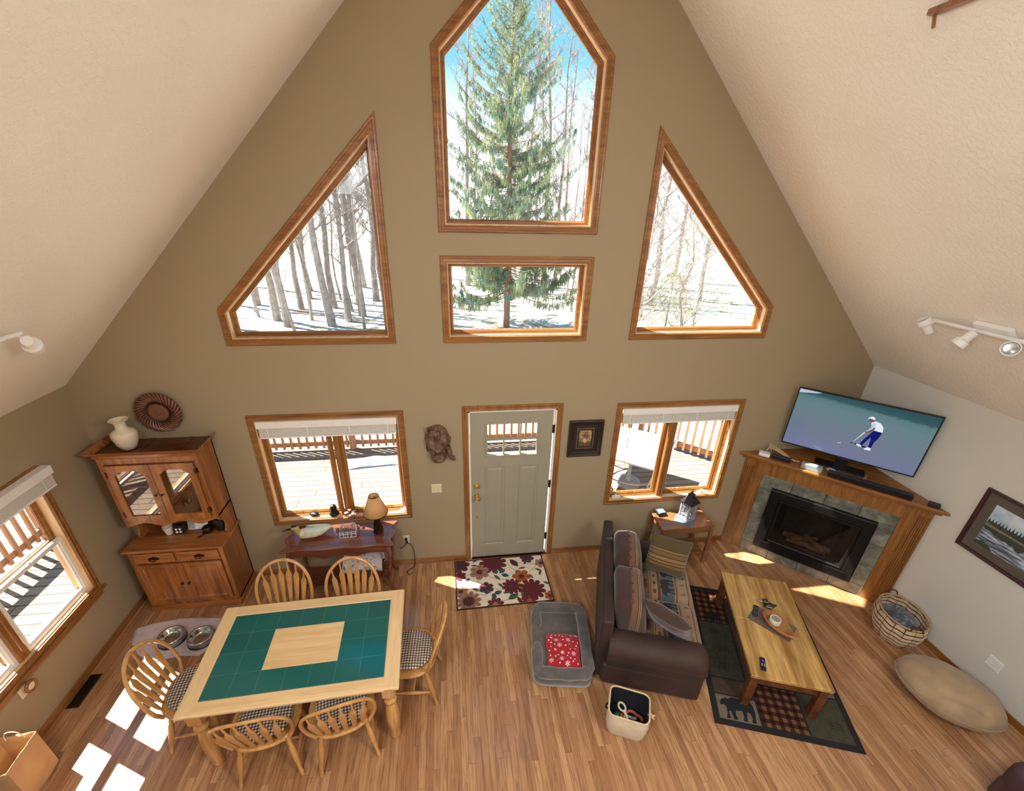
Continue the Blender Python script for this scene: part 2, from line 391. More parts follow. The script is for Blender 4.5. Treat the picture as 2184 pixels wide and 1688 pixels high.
def sash_pane(w, p, mp, sw, gl, mat='oak_x', th=.036, name='sash'):
    b = B(); b.sweep(p, [(0, gl-th/2), (sw*.6, gl-th/2), (sw*.75, gl-th/2+.006), (sw, gl-.004), (sw, gl+.004), (sw, gl+th/2), (0, gl+th/2)], mp); s = b.obj(name, mat, w)
    b = B(); b.poly([mp(u, v_, gl) for u, v_ in inset(p, sw-.004)]); b.obj('glass_pane', 'glass', s)
    return s
k = 1
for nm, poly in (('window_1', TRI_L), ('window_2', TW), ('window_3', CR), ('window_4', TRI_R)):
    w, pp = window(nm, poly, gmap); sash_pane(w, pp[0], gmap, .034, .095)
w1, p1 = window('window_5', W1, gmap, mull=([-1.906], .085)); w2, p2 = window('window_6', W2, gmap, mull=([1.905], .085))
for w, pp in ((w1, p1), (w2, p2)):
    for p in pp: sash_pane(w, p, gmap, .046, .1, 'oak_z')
    for p in pp:                                    # casement cranks on the sill
        x = p[0][0]+.10 if p is pp[0] and w is w2 else (p[1][0]-.15 if w is w2 else (p[1][0]-.02 if p is pp[1] else None))
        if x is None: continue
        b = B(); b.box(x-.05, x+.05, .025, .065, .797, .815); b.cyl((x, .05, .815), (x, .045, .835), .014, .012, 10); b.tube([(x, .045, .832), (x-.03, .02, .836), (x+.035, .0, .83)], .007, 6); b.cyl((x+.035, .0, .822), (x+.035, .0, .845), .009, n=8)
        b.obj('crank', 'white', w, smooth=True)
# double-hung pair in the left wall
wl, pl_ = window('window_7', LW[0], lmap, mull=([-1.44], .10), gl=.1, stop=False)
for p in pl_:
    (u0, z0), (u1, z1) = p[0], p[2]; zm = 1.275
    sash_pane(wl, rect(u0, u1, z0, zm+.022), lmap, .046, .045, 'white', .03, 'lower_sash')
    sash_pane(wl, rect(u0, u1, zm-.022, z1), lmap, .046, .085, 'oak_y', .03, 'upper_sash')
    b = B(); um = (u0+u1)/2; b.box(XL-.035, XL-.012, um-.035, um+.035, zm+.0225, zm+.034); b.cyl((XL-.024, um, zm+.034), (XL-.024, um, zm+.046), .012, n=10); b.obj('sash_lock', 'white', wl, smooth=True)
b = B(); b.box(XL, XL+.032, -2.30, -.585, .582, .604); b.box(XL+.001, XL+.016, -2.25, -.635, .535, .582); b.obj('stool_and_apron', 'oak_y', wl, bevel=.004)
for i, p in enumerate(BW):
    w, pp = window('window_%d' % (8+i), p, bmap, jd=.1, gl=.06); sash_pane(w, pp[0], bmap, .05, .06)  # unseen rear windows, added as frames for the fill lamps

# door
d1 = struct('door_1')
b = B(); b.sweep([(-.541, -.2), (.556, -.2), (.556, 2.132), (-.541, 2.132)], CASE[:-1]+[(.06, .0)], gmap); o = b.obj('casing', 'oak_z', d1, smooth=True, ang=.5)
bm = bmesh.new(); bm.from_mesh(o.data)
bmesh.ops.bisect_plane(bm, geom=bm.verts[:]+bm.edges[:]+bm.faces[:], plane_co=(0, 0, .001), plane_no=(0, 0, -1), clear_outer=True); bm.to_mesh(o.data); bm.free()
b = B(); b.box(-.484, -.462, -.002, .15, 0, 2.074); b.box(.477, .499, -.002, .15, 0, 2.074); b.box(-.484, .499, -.002, .15, 2.052, 2.076); b.obj('jamb', 'white', d1)
b = B(); b.box(-.47, .49, -.01, .15, 0.0, .022); b.obj('threshold', 'bronze', d1)
# slab with a six-light window
dl = rect(-.275, .288, 1.515, 1.905)
b = B(); out = rect(-.459, .459, .026, 2.05); loops = [[Vector((u, w_, 0)) for u, w_ in out], [Vector((u, w_, 0)) for u, w_ in dl]]
P1, P2 = rect(-.300, -.065, .22, 1.36), rect(.095, .325, .22, 1.36)
loops += [[Vector((u, w_, 0)) for u, w_ in q] for q in (P1, P2)]
flat = [p for l_ in loops for p in l_]
for d in (.004, .048):
    vs = [b.v((p.x, d, p.y)) for p in flat]
    for q in tessellate_polygon(loops): b.f([vs[i] for i in q])
b.sweep(out, [(0, .004), (0, .048)], gmap, close=False); b.sweep(dl, [(0, .004), (0, .048)], gmap, close=False)
for q in (P1, P2):
    b.sweep(q, [(0, .004), (.006, .012), (.022, .014), (.045, .006), (.055, .006)], gmap, close=False); b.poly([(u, .006, w_) for u, w_ in inset(q, .055)])
    b.poly([(u, .048, w_) for u, w_ in q])
sl = b.obj('slab', 'door', d1)
b = B(); b.sweep(dl, [(-.022, .004), (-.018, -.006), (-.004, -.008), (.004, .0), (.004, .03)], gmap, close=False)
for u in (-.275+.563/3, -.275+.563*2/3): b.box(u-.008, u+.008, -.002, .03, 1.515, 1.905)
b.box(-.275, .288, -.001, .03, 1.702, 1.718); b.obj('light_grille', 'door', sl)
b = B(); b.poly([(u, .026, w_) for u, w_ in dl]); b.obj('glass_pane', 'glass', sl)
b = B(); b.cyl((-.395, .004, .965), (-.395, -.012, .965), .032, n=20); b.cyl((-.395, -.012, .965), (-.395, -.045, .965), .012, n=12)
b.T = Matrix.Translation((-.395, -.062, .965)) @ Matrix.Rotation(R(90), 4, 'X'); b.lathe([(.010, -.024), (.026, -.018), (.031, 0), (.027, .014), (.012, .019)], 18); b.obj('knob', 'brass', sl, smooth=True)
b = B(); b.box(-.43, -.36, -.006, .004, 1.07, 1.14); b.cyl((-.395, -.004, 1.105), (-.395, -.02, 1.105), .025, .022, 18); b.box(-.400, -.390, -.036, -.02, 1.09, 1.12); b.obj('deadbolt', 'brass', sl, bevel=.003)
b = B(); b.cyl((-.395, .004, .66), (-.395, -.008, .66), .010, n=10); b.obj('lower_bolt', 'steel', sl)
for z in (1.82, 1.09, .30):
    b = B(); b.cyl((.468, -.006, z-.05), (.468, -.006, z+.05), .008, n=8); b.box(.455, .482, -.004, .003, z-.05, z+.05); b.obj('hinge', 'hinge', d1)

def base(name, *boxes, mat):
    b = B()
    for q in boxes: b.box(*q)
    tag(b.obj(name, mat, bevel=.004), kind='structure')
base('baseboard_back', (XL, -.542, -.014, 0, 0, .075), (.557, 2.93, -.014, 0, 0, .075), mat='oak_x')
base('baseboard_left', (XL, XL+.014, YB, -.014, 0, .075), mat='oak_y')
base('baseboard_right', (XR-.014, XR, YB, -1.27, 0, .075), mat='oak_y')

# ------------------------------------------------------------------ outdoors
t = NT('leaf litter and melting snow'); v = t.coord()
c = t.ramp(t.noise(v, .9, 8, .68, .4), [(.36, H(140, 122, 102)), (.46, H(184, 172, 158)), (.58, H(214, 210, 208))])
M['ground'] = t.pbr(c, .95, 0, None, 0, .1)
b = B(); b.grid(lambda u, w_: (-70+140*u, -30+120*w_, -1.05+.25*noise.noise(Vector((u*9, w_*9, 0)))+max(0, (w_-.45))*3.0), 40, 40); tag(b.obj('ground', 'ground', smooth=True), kind='structure')
b = B(); b.prism([(-6.7, .16), (-6.7, 3.25), (3.0, 3.25), (5.2, 1.15), (5.2, .16)], -.19, -.05, 'z'); b.box(-6.7, XL-.16, -8, .16, -.19, -.05); b.box(-6.7, 5.0, .16, 3.1, -1.1, -.2)
tag(b.obj('deck', 'deck'), kind='structure')
M['cedar'] = wood('weathered cedar rail', H(190, 146, 112), H(150, 104, 74), 'z', .8, .7, 0)
def railing(p, q, label, posts):
    p, q = Vector((*p, -.05)), Vector((*q, -.05)); L = (q-p).length; a = math.atan2(q.y-p.y, q.x-p.x)
    t_ = thing('deck_railing', label, 'railing', p, a)
    b = B(); b.box(0, L, -.07, .07, .93, .968); b.obj('top_rail', 'cedar', t_); b = B(); b.box(0, L, -.02, .02, .84, .93); b.obj('upper_rail', 'cedar', t_)
    b = B(); b.box(0, L, -.02, .02, .09, .18); b.obj('lower_rail', 'cedar', t_)
    pm = B(); pm.box(-.045, .045, -.045, .045, 0, .93); po = pm.obj('post', 'cedar', t_)
    for i in range(posts):
        o = po if i == 0 else po.copy()
        if i: COL.objects.link(o); o.parent = t_
        o.location.x = .05+(L-.1)*i/(posts-1)
    nb = int(L/.135); bm_ = B(); bm_.box(-.019, .019, -.055, -.02, .06, .92); bo = bm_.obj('baluster', 'cedar', t_)
    for i in range(nb):
        o = bo if i == 0 else bo.copy()
        if i: COL.objects.link(o); o.parent = t_
        o.location.x = (i+.5)*L/nb
    return t_
railing((-6.05, 3.12), (2.86, 3.12), 'long deck railing parallel to the house, seen through the low window behind the lamp', 6)
railing((2.98, 3.05), (5.08, 1.03), 'short angled deck railing seen through the right pane behind the lantern', 3)
railing((-6.05, -6.5), (-6.05, 3.0), 'deck railing seen through the tall window in the left wall', 6)

# patio table on the deck
M['ptile'] = plain('pale outdoor tile', H(226, 224, 218), .4, 0, .05, 9); M['ptileb'] = plain('blue mosaic tile', H(120, 150, 172), .4, 0, .25, 40)
pt = thing('patio_table', 'square tiled patio table with a blue centre tile, out on the deck', 'table', (2.2, 1.53, -.05), R(-36))
b = B(); S = .36
for i in (-1, 0, 1):
    for j in (-1, 0, 1): b.box(i*S-S/2+.004, i*S+S/2-.004, j*S-S/2+.004, j*S+S/2-.004, .715, .735, 1 if i == j == 0 else 0)
b.obj('tile_top', ['ptile', 'ptileb'], pt)
b = B(); b.box(-.57, .57, -.57, .57, .69, .714); b.cyl((0, 0, .714), (0, 0, .742), .022); b.obj('frame', 'lantern', pt)
for a in range(4):
    c_, s_ = math.cos(R(45+90*a)), math.sin(R(45+90*a))
    b = B(); b.tube([(c_*.72, s_*.72, .69), (c_*.60, s_*.60, .5), (c_*.52, s_*.52, .28), (c_*.66, s_*.66, .0)], .017, 8); b.obj('leg', 'lantern', pt, smooth=True)
b = B(); b.tube([(.5*math.cos(2*PI*i/24), .5*math.sin(2*PI*i/24), .30) for i in range(24)], .012, 6, True); b.obj('ring_brace', 'lantern', pt, smooth=True)
b = B(); b.lathe([(.2, 0), (.2, .05), (.05, .07), (.03, .1), (.03, .69)], 20); b.obj('umbrella_stand', 'lantern', pt, smooth=True)
M['tarp'] = plain('pale blue tarp', H(120, 140, 170), .5, 0, .4, 5)
b = B()
def fn(u, w_):
    x, y = u*.9-.45, w_*.36-.18; e = max(0, 1-(x/.45)**2)*max(0, 1-(y/.18)**2)
    return (-2.0+x, 2.60+y+.1*x, -.045+.10*e**.7*(.7+1.1*noise.noise(Vector((x*4, y*5, 1)))))
b.grid(fn, 26, 14); tag(b.obj('tarp', 'tarp', smooth=True, solid=.004), 'crumpled pale blue tarp lying on the deck by the railing', 'tarp')

# trees
M['bark'] = plain('grey bark', H(146, 138, 132), .95, 0, .3, 5, .5, 14); M['spbark'] = plain('spruce bark', H(132, 104, 84), .95, 0, .25, 8)
def needle(name, a, b_):
    t = NT(name); oi = t.coord(); c = t.ramp(t.noise(oi, 1.6, 3), [(.35, a), (.65, b_)])
    d = t.n('ShaderNodeBsdfDiffuse'); tr = t.n('ShaderNodeBsdfTranslucent'); mx = t.n('ShaderNodeMixShader', _0=.35)
    t.l(c, d.inputs[0]); t.l(c, tr.inputs[0]); t.l(d.outputs[0], mx.inputs[1]); t.l(tr.outputs[0], mx.inputs[2]); t.l(mx.outputs[0], t.out.inputs[0]); return t.m
M['needle'] = needle('spruce needles', H(98, 128, 120), H(158, 174, 130))
M['needle2'] = needle('evergreen foliage', H(110, 132, 92), H(172, 186, 124))
def bare_tree(seed, h, r, spread=.5, lo=.3, nb=16, lean=0):
    rn = random.Random(seed); tb, bb = B(), B()
    tr = [Vector((lean*h*(i/9)**1.5+.1*math.sin(i*1.3+seed), .1*math.cos(i*1.7+seed), h*i/9)) for i in range(10)]
    tb.tube(tr, [r*(1-.88*i/9)*(1.25 if i == 0 else 1) for i in range(10)], 8)
    def br(p, d, L, rr, lev):
        pts = [p]; q = p.copy(); dd = d.copy(); n = 4
        for i in range(n):
            dd = (dd+Vector((rn.uniform(-.25, .25), rn.uniform(-.25, .25), rn.uniform(-.05, .22)))).normalized(); q = q+dd*L/n; pts.append(q.copy())
        bb.tube(pts, [rr*(1-.7*i/n) for i in range(n+1)], 4 if lev < 2 else 3, caps=False)
        if lev < 3:
            for _ in range((7, 5, 3)[lev]):
                i = rn.randint(1, n); a = rn.uniform(0, 2*PI)
                nd = (dd*.7+Vector((math.cos(a), math.sin(a), rn.uniform(-.1, .7)))*.8).normalized()
                br(pts[i], nd, L*rn.uniform(.4, .62), rr*.5, lev+1)
    for i in range(nb):
        f = lo+(1-lo)*(i+rn.random())/nb; j = min(8, int(f*9)); p = tr[j].lerp(tr[j+1], f*9-j); a = i*2.4+rn.random()
        br(p, Vector((math.cos(a), math.sin(a), rn.uniform(.35, 1.0))).normalized(), h*spread*(1-f*.6)*rn.uniform(.25, .45), r*.32*(1-f*.6), 0)
    return tb, bb
def make_bare(label, *a, **k):
    t_ = thing('bare_tree', label, 'tree', group='bare trees behind the house')
    tb, bb = bare_tree(*a, **k); tb.obj('trunk', 'bark', t_, smooth=True); bb.obj('branches', 'bark', t_); return t_
TL_ = 'leafless grey tree in the woods behind the house'
protoA = make_bare(TL_, 1, 15, .135, spread=.30, nb=30, lo=.16); protoB = make_bare(TL_, 2, 16, .17, spread=.30, nb=30, lo=.22, lean=-.03); protoC = make_bare(TL_, 3, 11, .06, spread=.3, nb=20, lo=.15, lean=.02)
spots = [(-5.95, 16.6, 1), (-8.6, 17.6, 1), (-8.1, 20.2, 0), (-7.3, 18.9, 2), (-4.9, 18.5, 1), (-5.4, 21.5, 0), (-3.9, 20.0, 0), (-6.7, 22.5, 2), (-10.6, 21.0, 1), (-11.0, 16.6, 1), (-10.3, 14.2, 0), (-9.7, 18.3, 2), (-12.2, 19.2, 2),
         (-4.3, 16.0, 2), (-7.2, 15.3, 2), (-3.2, 23.5, 1), (-9, 25, 0), (-6, 26, 1), (-12.6, 26, 0), (-14, 22, 1),
         (-1.5, 24, 0), (0.8, 27, 1), (3.4, 24.5, 0), (5.2, 23, 1), (6.6, 26, 0), (7.4, 20.5, 0), (9.2, 24, 1), (10.8, 20, 0), (12.5, 26, 1), (14.2, 21, 0), (4.3, 30, 1), (8.2, 31, 0), (12, 33, 1), (1.8, 33, 0), (16, 28, 1), (-2.2, 30, 1), (5.9, 18.8, 2), (8.9, 17, 2), (-5.2, 17.4, 0), (-6.6, 20.6, 1), (-7.8, 16.4, 0), (-9.2, 20.2, 2), (-4.6, 22.5, 1), (-6.1, 24, 2), (-3.6, 17.2, 2), (-8.4, 23, 0), (-10, 23.5, 2), (-5.6, 19.6, 2), (-7.0, 17.6, 2), (6.2, 21, 2), (7.8, 23, 1), (4.6, 26.5, 1), (9.8, 27, 0), (5.6, 28, 0), (-.4, 27, 2), (2.6, 28, 2)]
used = set()
for i, (x, y, k_) in enumerate(spots):
    pr_ = (protoA, protoB, protoC)[k_]; o = dup(pr_, (0, 0, 0), 0) if k_ in used else pr_; used.add(k_)
    o.location = (x, y, -1.1+max(0, ((y+30)/120-.45))*3.0); o.rotation_euler = (0, 0, i*1.9)
yt = make_bare('low spreading bare tree seen through the right triangular window', 11, 7.0, .11, spread=1.15, lo=.12, nb=34, lean=.02); del yt['group']; yt.location = (5.6, 10.5, -1.05)
yt = make_bare('smaller bare shrubby tree at the right end of the right triangular window', 12, 5.0, .07, spread=1.2, lo=.08, nb=30, lean=-.02); del yt['group']; yt.location = (7.9, 11.2, -1.05)
# the big spruce
sp = thing('spruce_tree', 'tall drooping spruce filling the big pointed window', 'tree', (2.0, 15.7, -1.0))
HT = 11.7; b = B(); b.tube([(0, 0, 0), (.03, 0, 4), (-.02, .02, 8), (0.05, 0, HT)], [.15, .115, .065, .012], 10); b.obj('trunk', 'spbark', sp, smooth=True)
bb, fb = B(), B(); rs = random.Random(4)
def spray(p, dn, L, w_):
    q = p+dn*L; s_ = dn.cross(Vector((rs.uniform(-1, 1), rs.uniform(-1, 1), .1))).normalized()*w_; mid = p+dn*L*.45
    fb.f([fb.v(p), fb.v(mid+s_), fb.v(q), fb.v(mid-s_)])
z = 1.6
while z < HT-.12:
    f = (HT-z)/HT; L0 = 3.75*f**.62*(1-.25*max(0, f-.55)/.45)+.10
    for k_ in range(rs.randint(4, 6)):
        a = rs.uniform(0, 2*PI); L = L0*rs.choice((.35, .55, .7, .8, .95, 1.1))*rs.uniform(.85, 1.1); n = 8; zz = z+rs.uniform(-.15, .15); wob = rs.uniform(-.5, .5)
        pts = []
        for i in range(n+1):
            u = i/n; aa = a+wob*u*u; up_ = .55*(1-f)**1.2
            pts.append(Vector((math.cos(aa)*L*u, math.sin(aa)*L*u, zz+L*(up_*u-.30*f*math.sin(u*2.0)+.26*u*u*u))))
        bb.tube(pts, [.024*f*(1-u_/n)+.006 for u_ in range(n+1)], 3, caps=False)
        for j in range(int(5+22*L)):
            u = min(.999, .22+.8*rs.random()**.75); i = int(u*n); p = pts[i].lerp(pts[i+1], u*n-i)
            side = a+rs.choice((-1, 1))*rs.uniform(.5, 1.2); out = Vector((math.cos(side), math.sin(side), rs.uniform(-.1, .25))); tl = rs.uniform(.12, .5)*(.35+.75*f)*(1.15-u*.5)
            tip = p+out*tl; bb.tube([p, tip], [.006, .003], 3, caps=False)
            for q_ in range(3+int(tl*(9+9*f))):
                s0 = p.lerp(tip, rs.random()); dn = Vector((rs.uniform(-.25, .25), rs.uniform(-.25, .25), -1 if f > .22 else rs.uniform(-.6, .7))).normalized()
                spray(s0, dn, rs.uniform(.10, .42)*(.35+.8*f), rs.uniform(.008, .016))
    z += .13+.06*f
bb.obj('branches', 'spbark', sp); fb.obj('needles', 'needle', sp)
# evergreen shrubs beyond the right triangle and at the foot of the left one
def shrub(loc, h, r, label, seed, n=6000):
    rn = random.Random(seed); t_ = thing('evergreen_shrub', label, 'shrub', loc); fb = B()
    for _ in range(n):
        u = rn.random(); a = rn.uniform(0, 2*PI); zz = h*u; rad = r*(1-u)**.6*rn.uniform(.35, 1)
        p = Vector((math.cos(a)*rad, math.sin(a)*rad, zz)); d = Vector((math.cos(a)+rn.uniform(-.5, .5), math.sin(a)+rn.uniform(-.5, .5), rn.uniform(-.3, .4))).normalized()
        s_ = d.cross(Vector((rn.uniform(-1, 1), rn.uniform(-1, 1), 1))).normalized()*.012; L = rn.uniform(.08, .22)
        fb.f([fb.v(p), fb.v(p+d*L*.5+s_), fb.v(p+d*L), fb.v(p+d*L*.5-s_)])
    fb.obj('foliage', 'needle2', t_); b = B(); b.tube([(0, 0, 0), (0, 0, h*.9)], [.06, .015], 6); b.obj('stem', 'bark', t_)
shrub((10.4, 14.5, -1.05), 5.4, 2.2, 'tall green evergreen behind the bare tree in the right triangular window', 21)
shrub((8.3, 13.0, -1.05), 2.8, 1.6, 'low green evergreen at the foot of the bare tree beyond the right triangular window', 22, 4500)
shrub((-9.9, 13.2, -1.05), 1.9, .9, 'small yellowish evergreen in the lower left corner of the left triangular window', 23, 3000)
# ------------------------------------------------------------------ dining table and chairs
t = NT('green glazed tile'); v = t.coord()
br = t.n('ShaderNodeTexBrick', offset=0, squash=1, _Scale=1, _Mortar_Size=.0022, _Mortar_Smooth=.1, _Bias=0, _Brick_Width=.1885, _Row_Height=.1885)
mp_ = t.n('ShaderNodeMapping'); mp_.inputs['Location'].default_value = (.6598, .3771, 0); t.l(v, mp_.inputs[0]); t.l(mp_.outputs[0], br.inputs['Vector'])
br.inputs['Color1'].default_value = H(6, 96, 92); br.inputs['Color2'].default_value = H(5, 88, 86); br.inputs['Mortar'].default_value = H(60, 116, 112)
M['tileg'] = t.pbr(br.outputs['Color'], .12, 0, t.bump(br.outputs['Fac'], -.2, .002), .6)
dt = thing('dining_table', 'pale wooden dining table with green tiled top and wood centre panel', 'table', (-1.93, -1.631, 0), R(1.8))
hx, hy = .7825, .489; ix, iy = .6598, .3771
b = B()
def rr(x, y, r, n=4): return [(sx*(x-r)+r*math.cos(a), sy*(y-r)+r*math.sin(a)) for sx, sy, a0 in ((1, 1, 0), (-1, 1, 90), (-1, -1, 180), (1, -1, 270)) for a in [R(a0+90*i/n) for i in range(n+1)]]
b.box(-hx+.03, hx-.03, -hy, -iy, .716, .75); b.obj('long_border', 'maple_x', dt, bevel=.012, seg=3); b = B(); b.box(-hx+.03, hx-.03, iy, hy, .716, .75); b.obj('long_border', 'maple_x', dt, bevel=.012, seg=3)
b = B(); b.box(-hx, -ix, -hy, hy, .7155, .7505); b.obj('end_border', 'maple_y', dt, bevel=.012, seg=3); b = B(); b.box(ix, hx, -hy, hy, .7155, .7505); b.obj('end_border', 'maple_y', dt, bevel=.012, seg=3)
b = B(); b.box(-ix, ix, -iy, iy, .72, .748); b.obj('tile_inlay', 'tileg', dt)
b = B(); b.box(-.283, .283, -.1885, .1885, .73, .7495); b.obj('centre_panel', 'maple_x', dt)
b = B(); b.box(-.66, .66, -.39, -.368, .62, .7155); b.box(-.66, .66, .368, .39, .62, .7155); b.box(-.68, -.66, -.38, .38, .62, .7155); b.box(.66, .68, -.38, .38, .62, .7155); b.obj('apron', 'maple_x', dt)
lp = [(.035, 0), (.042, .02), (.046, .05), (.038, .09), (.05, .16), (.056, .26), (.05, .38), (.04, .45), (.034, .47), (.05, .49), (.052, .51), (.038, .53), (.036, .55), (.052, .575), (.052, .59)]
for sx in (-1, 1):
    for sy in (-1, 1):
        b = B(); b.lathe(lp, 18, (sx*.69, sy*.405, 0)); b.box(sx*.69-.05, sx*.69+.05, sy*.405-.05, sy*.405+.05, .585, .7155); b.obj('leg', 'beech', dt, smooth=True, bevel=.004)

def make_chair(label):
    t_ = thing('dining_chair', label, 'chair', group='arrow-back chairs round the dining table')
    b = B()
    def seat(u, w_):
        th = 2*PI*u; x, y = math.cos(th), math.sin(th); y2 = y*.215; xw = .225*(1+.08*y)-.0*y
        k_ = w_
        return x, y2, xw
    prof = [(.6, .405), (.9, .408), (1, .425), (1, .438), (.96, .446), (.75, .436), (.3, .432), (.001, .433)]
    rings = []
    for k_, z in prof:
        ring = []
        for i in range(32):
            th = 2*PI*i/32; c_, s_ = math.cos(th), math.sin(th); e = .72
            x = math.copysign(abs(c_)**e, c_)*(.25+.012*s_)*k_; y = math.copysign(abs(s_)**(e if s_ > 0 else .9), s_)*.215*k_
            ring.append(b.v((x, y, z)))
        rings.append(ring)
    b.rings(rings); b.obj('seat', 'beech', t_, smooth=True, ang=.9)
    def back(u):          # point on the bent bow, u 0..1
        a = PI*u; s_ = math.sin(a)**.66; x = -math.cos(a)*(.192+.108*s_**.5); z = .425+.515*s_
        return Vector((x, -.142-(z-.43)*.26-.045*(1-(x/.25)**2), z))
    b = B(); b.tube([back(i/40) for i in range(41)], .0135, 8, flat=(1.15, .95)); b.obj('bow', 'beech', t_, smooth=True)
    xs = [-.172, -.104, -.035, .035, .104, .172]
    for i, x in enumerate(xs):
        top = x*1.12; u = math.acos(max(-1, min(1, -top/.238)))/PI; q = back(u)
        for _ in range(12):
            u += (top-q.x)*.8; u = min(.95, max(.05, u)); q = back(u)
        p0 = Vector((x*.82, -.160-.030*(1-(x/.24)**2), .432)); L = q-p0
        b = B(); n_ = L.cross(Vector((1, 0, 0))).normalized(); w_ = [(0, .008), (.08, .009), (.14, .014), (.60, .025), (.70, .0245), (.79, .0075), (1, .0065)]
        rings = []
        for f, hw in w_:
            p = p0+L*f+Vector((0, -.018*math.sin(f*PI), 0)); th = .0065
            rings.append([b.v(p+Vector((sx*hw, 0, 0))+n_*sy*th) for sx, sy in ((-1, -.6), (-.6, -1), (.6, -1), (1, -.6), (1, .6), (.6, 1), (-.6, 1), (-1, .6))])
        b.rings(rings); b.obj('spindle', 'beech', t_, smooth=True, ang=.9)
    feet = {}
    for sx in (-1, 1):
        for sy in (-1, 1):
            p1 = Vector((sx*.16, sy*.125, .42)); p0 = Vector((sx*.22, sy*.215 if sy < 0 else .185, 0)); feet[sx, sy] = (p0, p1)
            rs_ = [(0, .012), (.04, .015), (.1, .0165), (.14, .012), (.17, .017), (.22, .0125), (.26, .017), (.5, .023), (.7, .020), (.74, .015), (.78, .019), (1, .015)]
            b = B(); b.tube([p0.lerp(p1, f) for f, _ in rs_], [r_ for _, r_ in rs_], 10); b.obj('leg', 'beech', t_, smooth=True)
    rr_ = [.008, .009, .014, .016, .014, .009, .008]
    mids = []
    for sx in (-1, 1):
        a_, c_ = feet[sx, -1][0].lerp(feet[sx, -1][1], .36), feet[sx, 1][0].lerp(feet[sx, 1][1], .36); mids.append(a_.lerp(c_, .5))
        b = B(); b.tube([a_.lerp(c_, i/6) for i in range(7)], rr_, 8); b.obj('stretcher', 'beech', t_, smooth=True)
    b = B(); b.tube([mids[0].lerp(mids[1], i/6) for i in range(7)], rr_, 8); b.obj('stretcher', 'beech', t_, smooth=True)
    return t_
chair = make_chair('arrow-back chair on the window side of the dining table, nearest the hutch')
CH = [((-2.325, -1.13), R(180), None),
      ((-1.685, -1.17), R(178), 'arrow-back chair on the window side of the dining table, in front of the cloth-covered basket'),
      ((-1.085, -1.565), R(86), 'arrow-back chair at the end of the dining table towards the front door'),
      ((-2.83, -1.70), R(-83), 'arrow-back chair at the end of the dining table towards the tall side window'),
      ((-2.17, -2.03), R(6), 'arrow-back chair tucked under the near side of the dining table, left one of that side'),
      ((-1.61, -2.0), R(13), 'arrow-back chair tucked under the near side of the dining table, right one of that side')]
for i, ((x, y), rz, lab) in enumerate(CH):
    o = chair if i == 0 else dup(chair, (x, y, 0), rz, lab)
    o.location = (x, y, 0); o.rotation_euler.z = rz
def cushion(loc, rz, label, first=None):
    if first: o = dup(first, loc, rz, label); return o
    t_ = thing('seat_cushion', label, 'cushion', loc, rz, 'gingham seat cushions')
    b = B(); n = 40
    def fn(u, w_):
        th = 2*PI*u; r = math.sin(PI*w_); zz = -math.cos(PI*w_); e = .8
        c_, s_ = math.cos(th), math.sin(th); x = math.copysign(abs(c_)**e, c_)*.195*r**.55; y = math.copysign(abs(s_)**e, s_)*.19*r**.55; h = .021*math.copysign(abs(zz)**.8, zz)
        if zz > 0:
            for tx, ty in ((-.07, -.07), (.07, -.07), (-.07, .07), (.07, .07)): h -= .012*math.exp(-((x-tx)**2+(y-ty)**2)/.0009)
        return (x, y, .024+h)
    b.grid(fn, n, 22, 0, True); bmesh.ops.remove_doubles(b.b, verts=b.b.verts, dist=1e-5); b.obj('pad', 'gingham', t_, smooth=True, ang=3)
    b = B()
    for tx, ty in ((-.07, -.07), (.07, -.07), (-.07, .07), (.07, .07)): b.lathe([(.009, .028), (.007, .033), (.001, .034)], 10, (tx, ty, 0))
    b.obj('tuft', 'gingham', t_, smooth=True)
    return t_
c0 = None
for i, lab in ((2, 'brown gingham cushion on the chair towards the front door'), (3, 'brown gingham cushion on the chair by the tall side window'),
               (4, 'brown gingham cushion on the near left dining chair'), (5, 'brown gingham cushion on the near right dining chair')):
    (x, y), rz, _ = CH[i]; c_ = cushion((x+.012*math.sin(-rz), y+.012*math.cos(rz), .447), rz, lab, c0); c0 = c0 or c_

# ------------------------------------------------------------------ hutch
hu = thing('china_hutch', 'stained pine china hutch with glass doors standing in the corner', 'hutch', (-3.5, -.018, 0))
X0, X1 = -.455, .445
b = B(); b.box(X0, X0+.022, -.40, 0, .07, .83); b.box(X1-.022, X1, -.40, 0, .07, .83); b.box(X0, X1, -.02, 0, .07, .83); b.box(X0, X1, -.39, -.02, .07, .10)
b.box(X0+.045, X1-.045, -.404, -.385, .07, .125); b.box(X0+.045, X1-.045, -.404, -.385, .80, .832); b.box(X0+.045, X1-.045, -.404, -.385, .66, .685); b.box(X0-.001, X0+.045, -.405, -.3855, .071, .8315); b.box(X1-.045, X1+.001, -.405, -.3855, .071, .8315); b.box(-.03, .02, -.4045, -.386, .685, .80)
b.obj('lower_case', 'pine_z', hu, bevel=.003)
b = B(); b.box(X0-.008, X1+.008, -.415, 0, 0, .068); b.box(X0-.004, X1+.004, -.41, 0, .068, .076); b.obj('plinth', 'pine_x', hu, bevel=.006)
b = B(); b.box(X0-.025, X1+.03, -.435, 0, .832, .858); b.obj('counter', 'pine_x', hu, bevel=.008, seg=3)
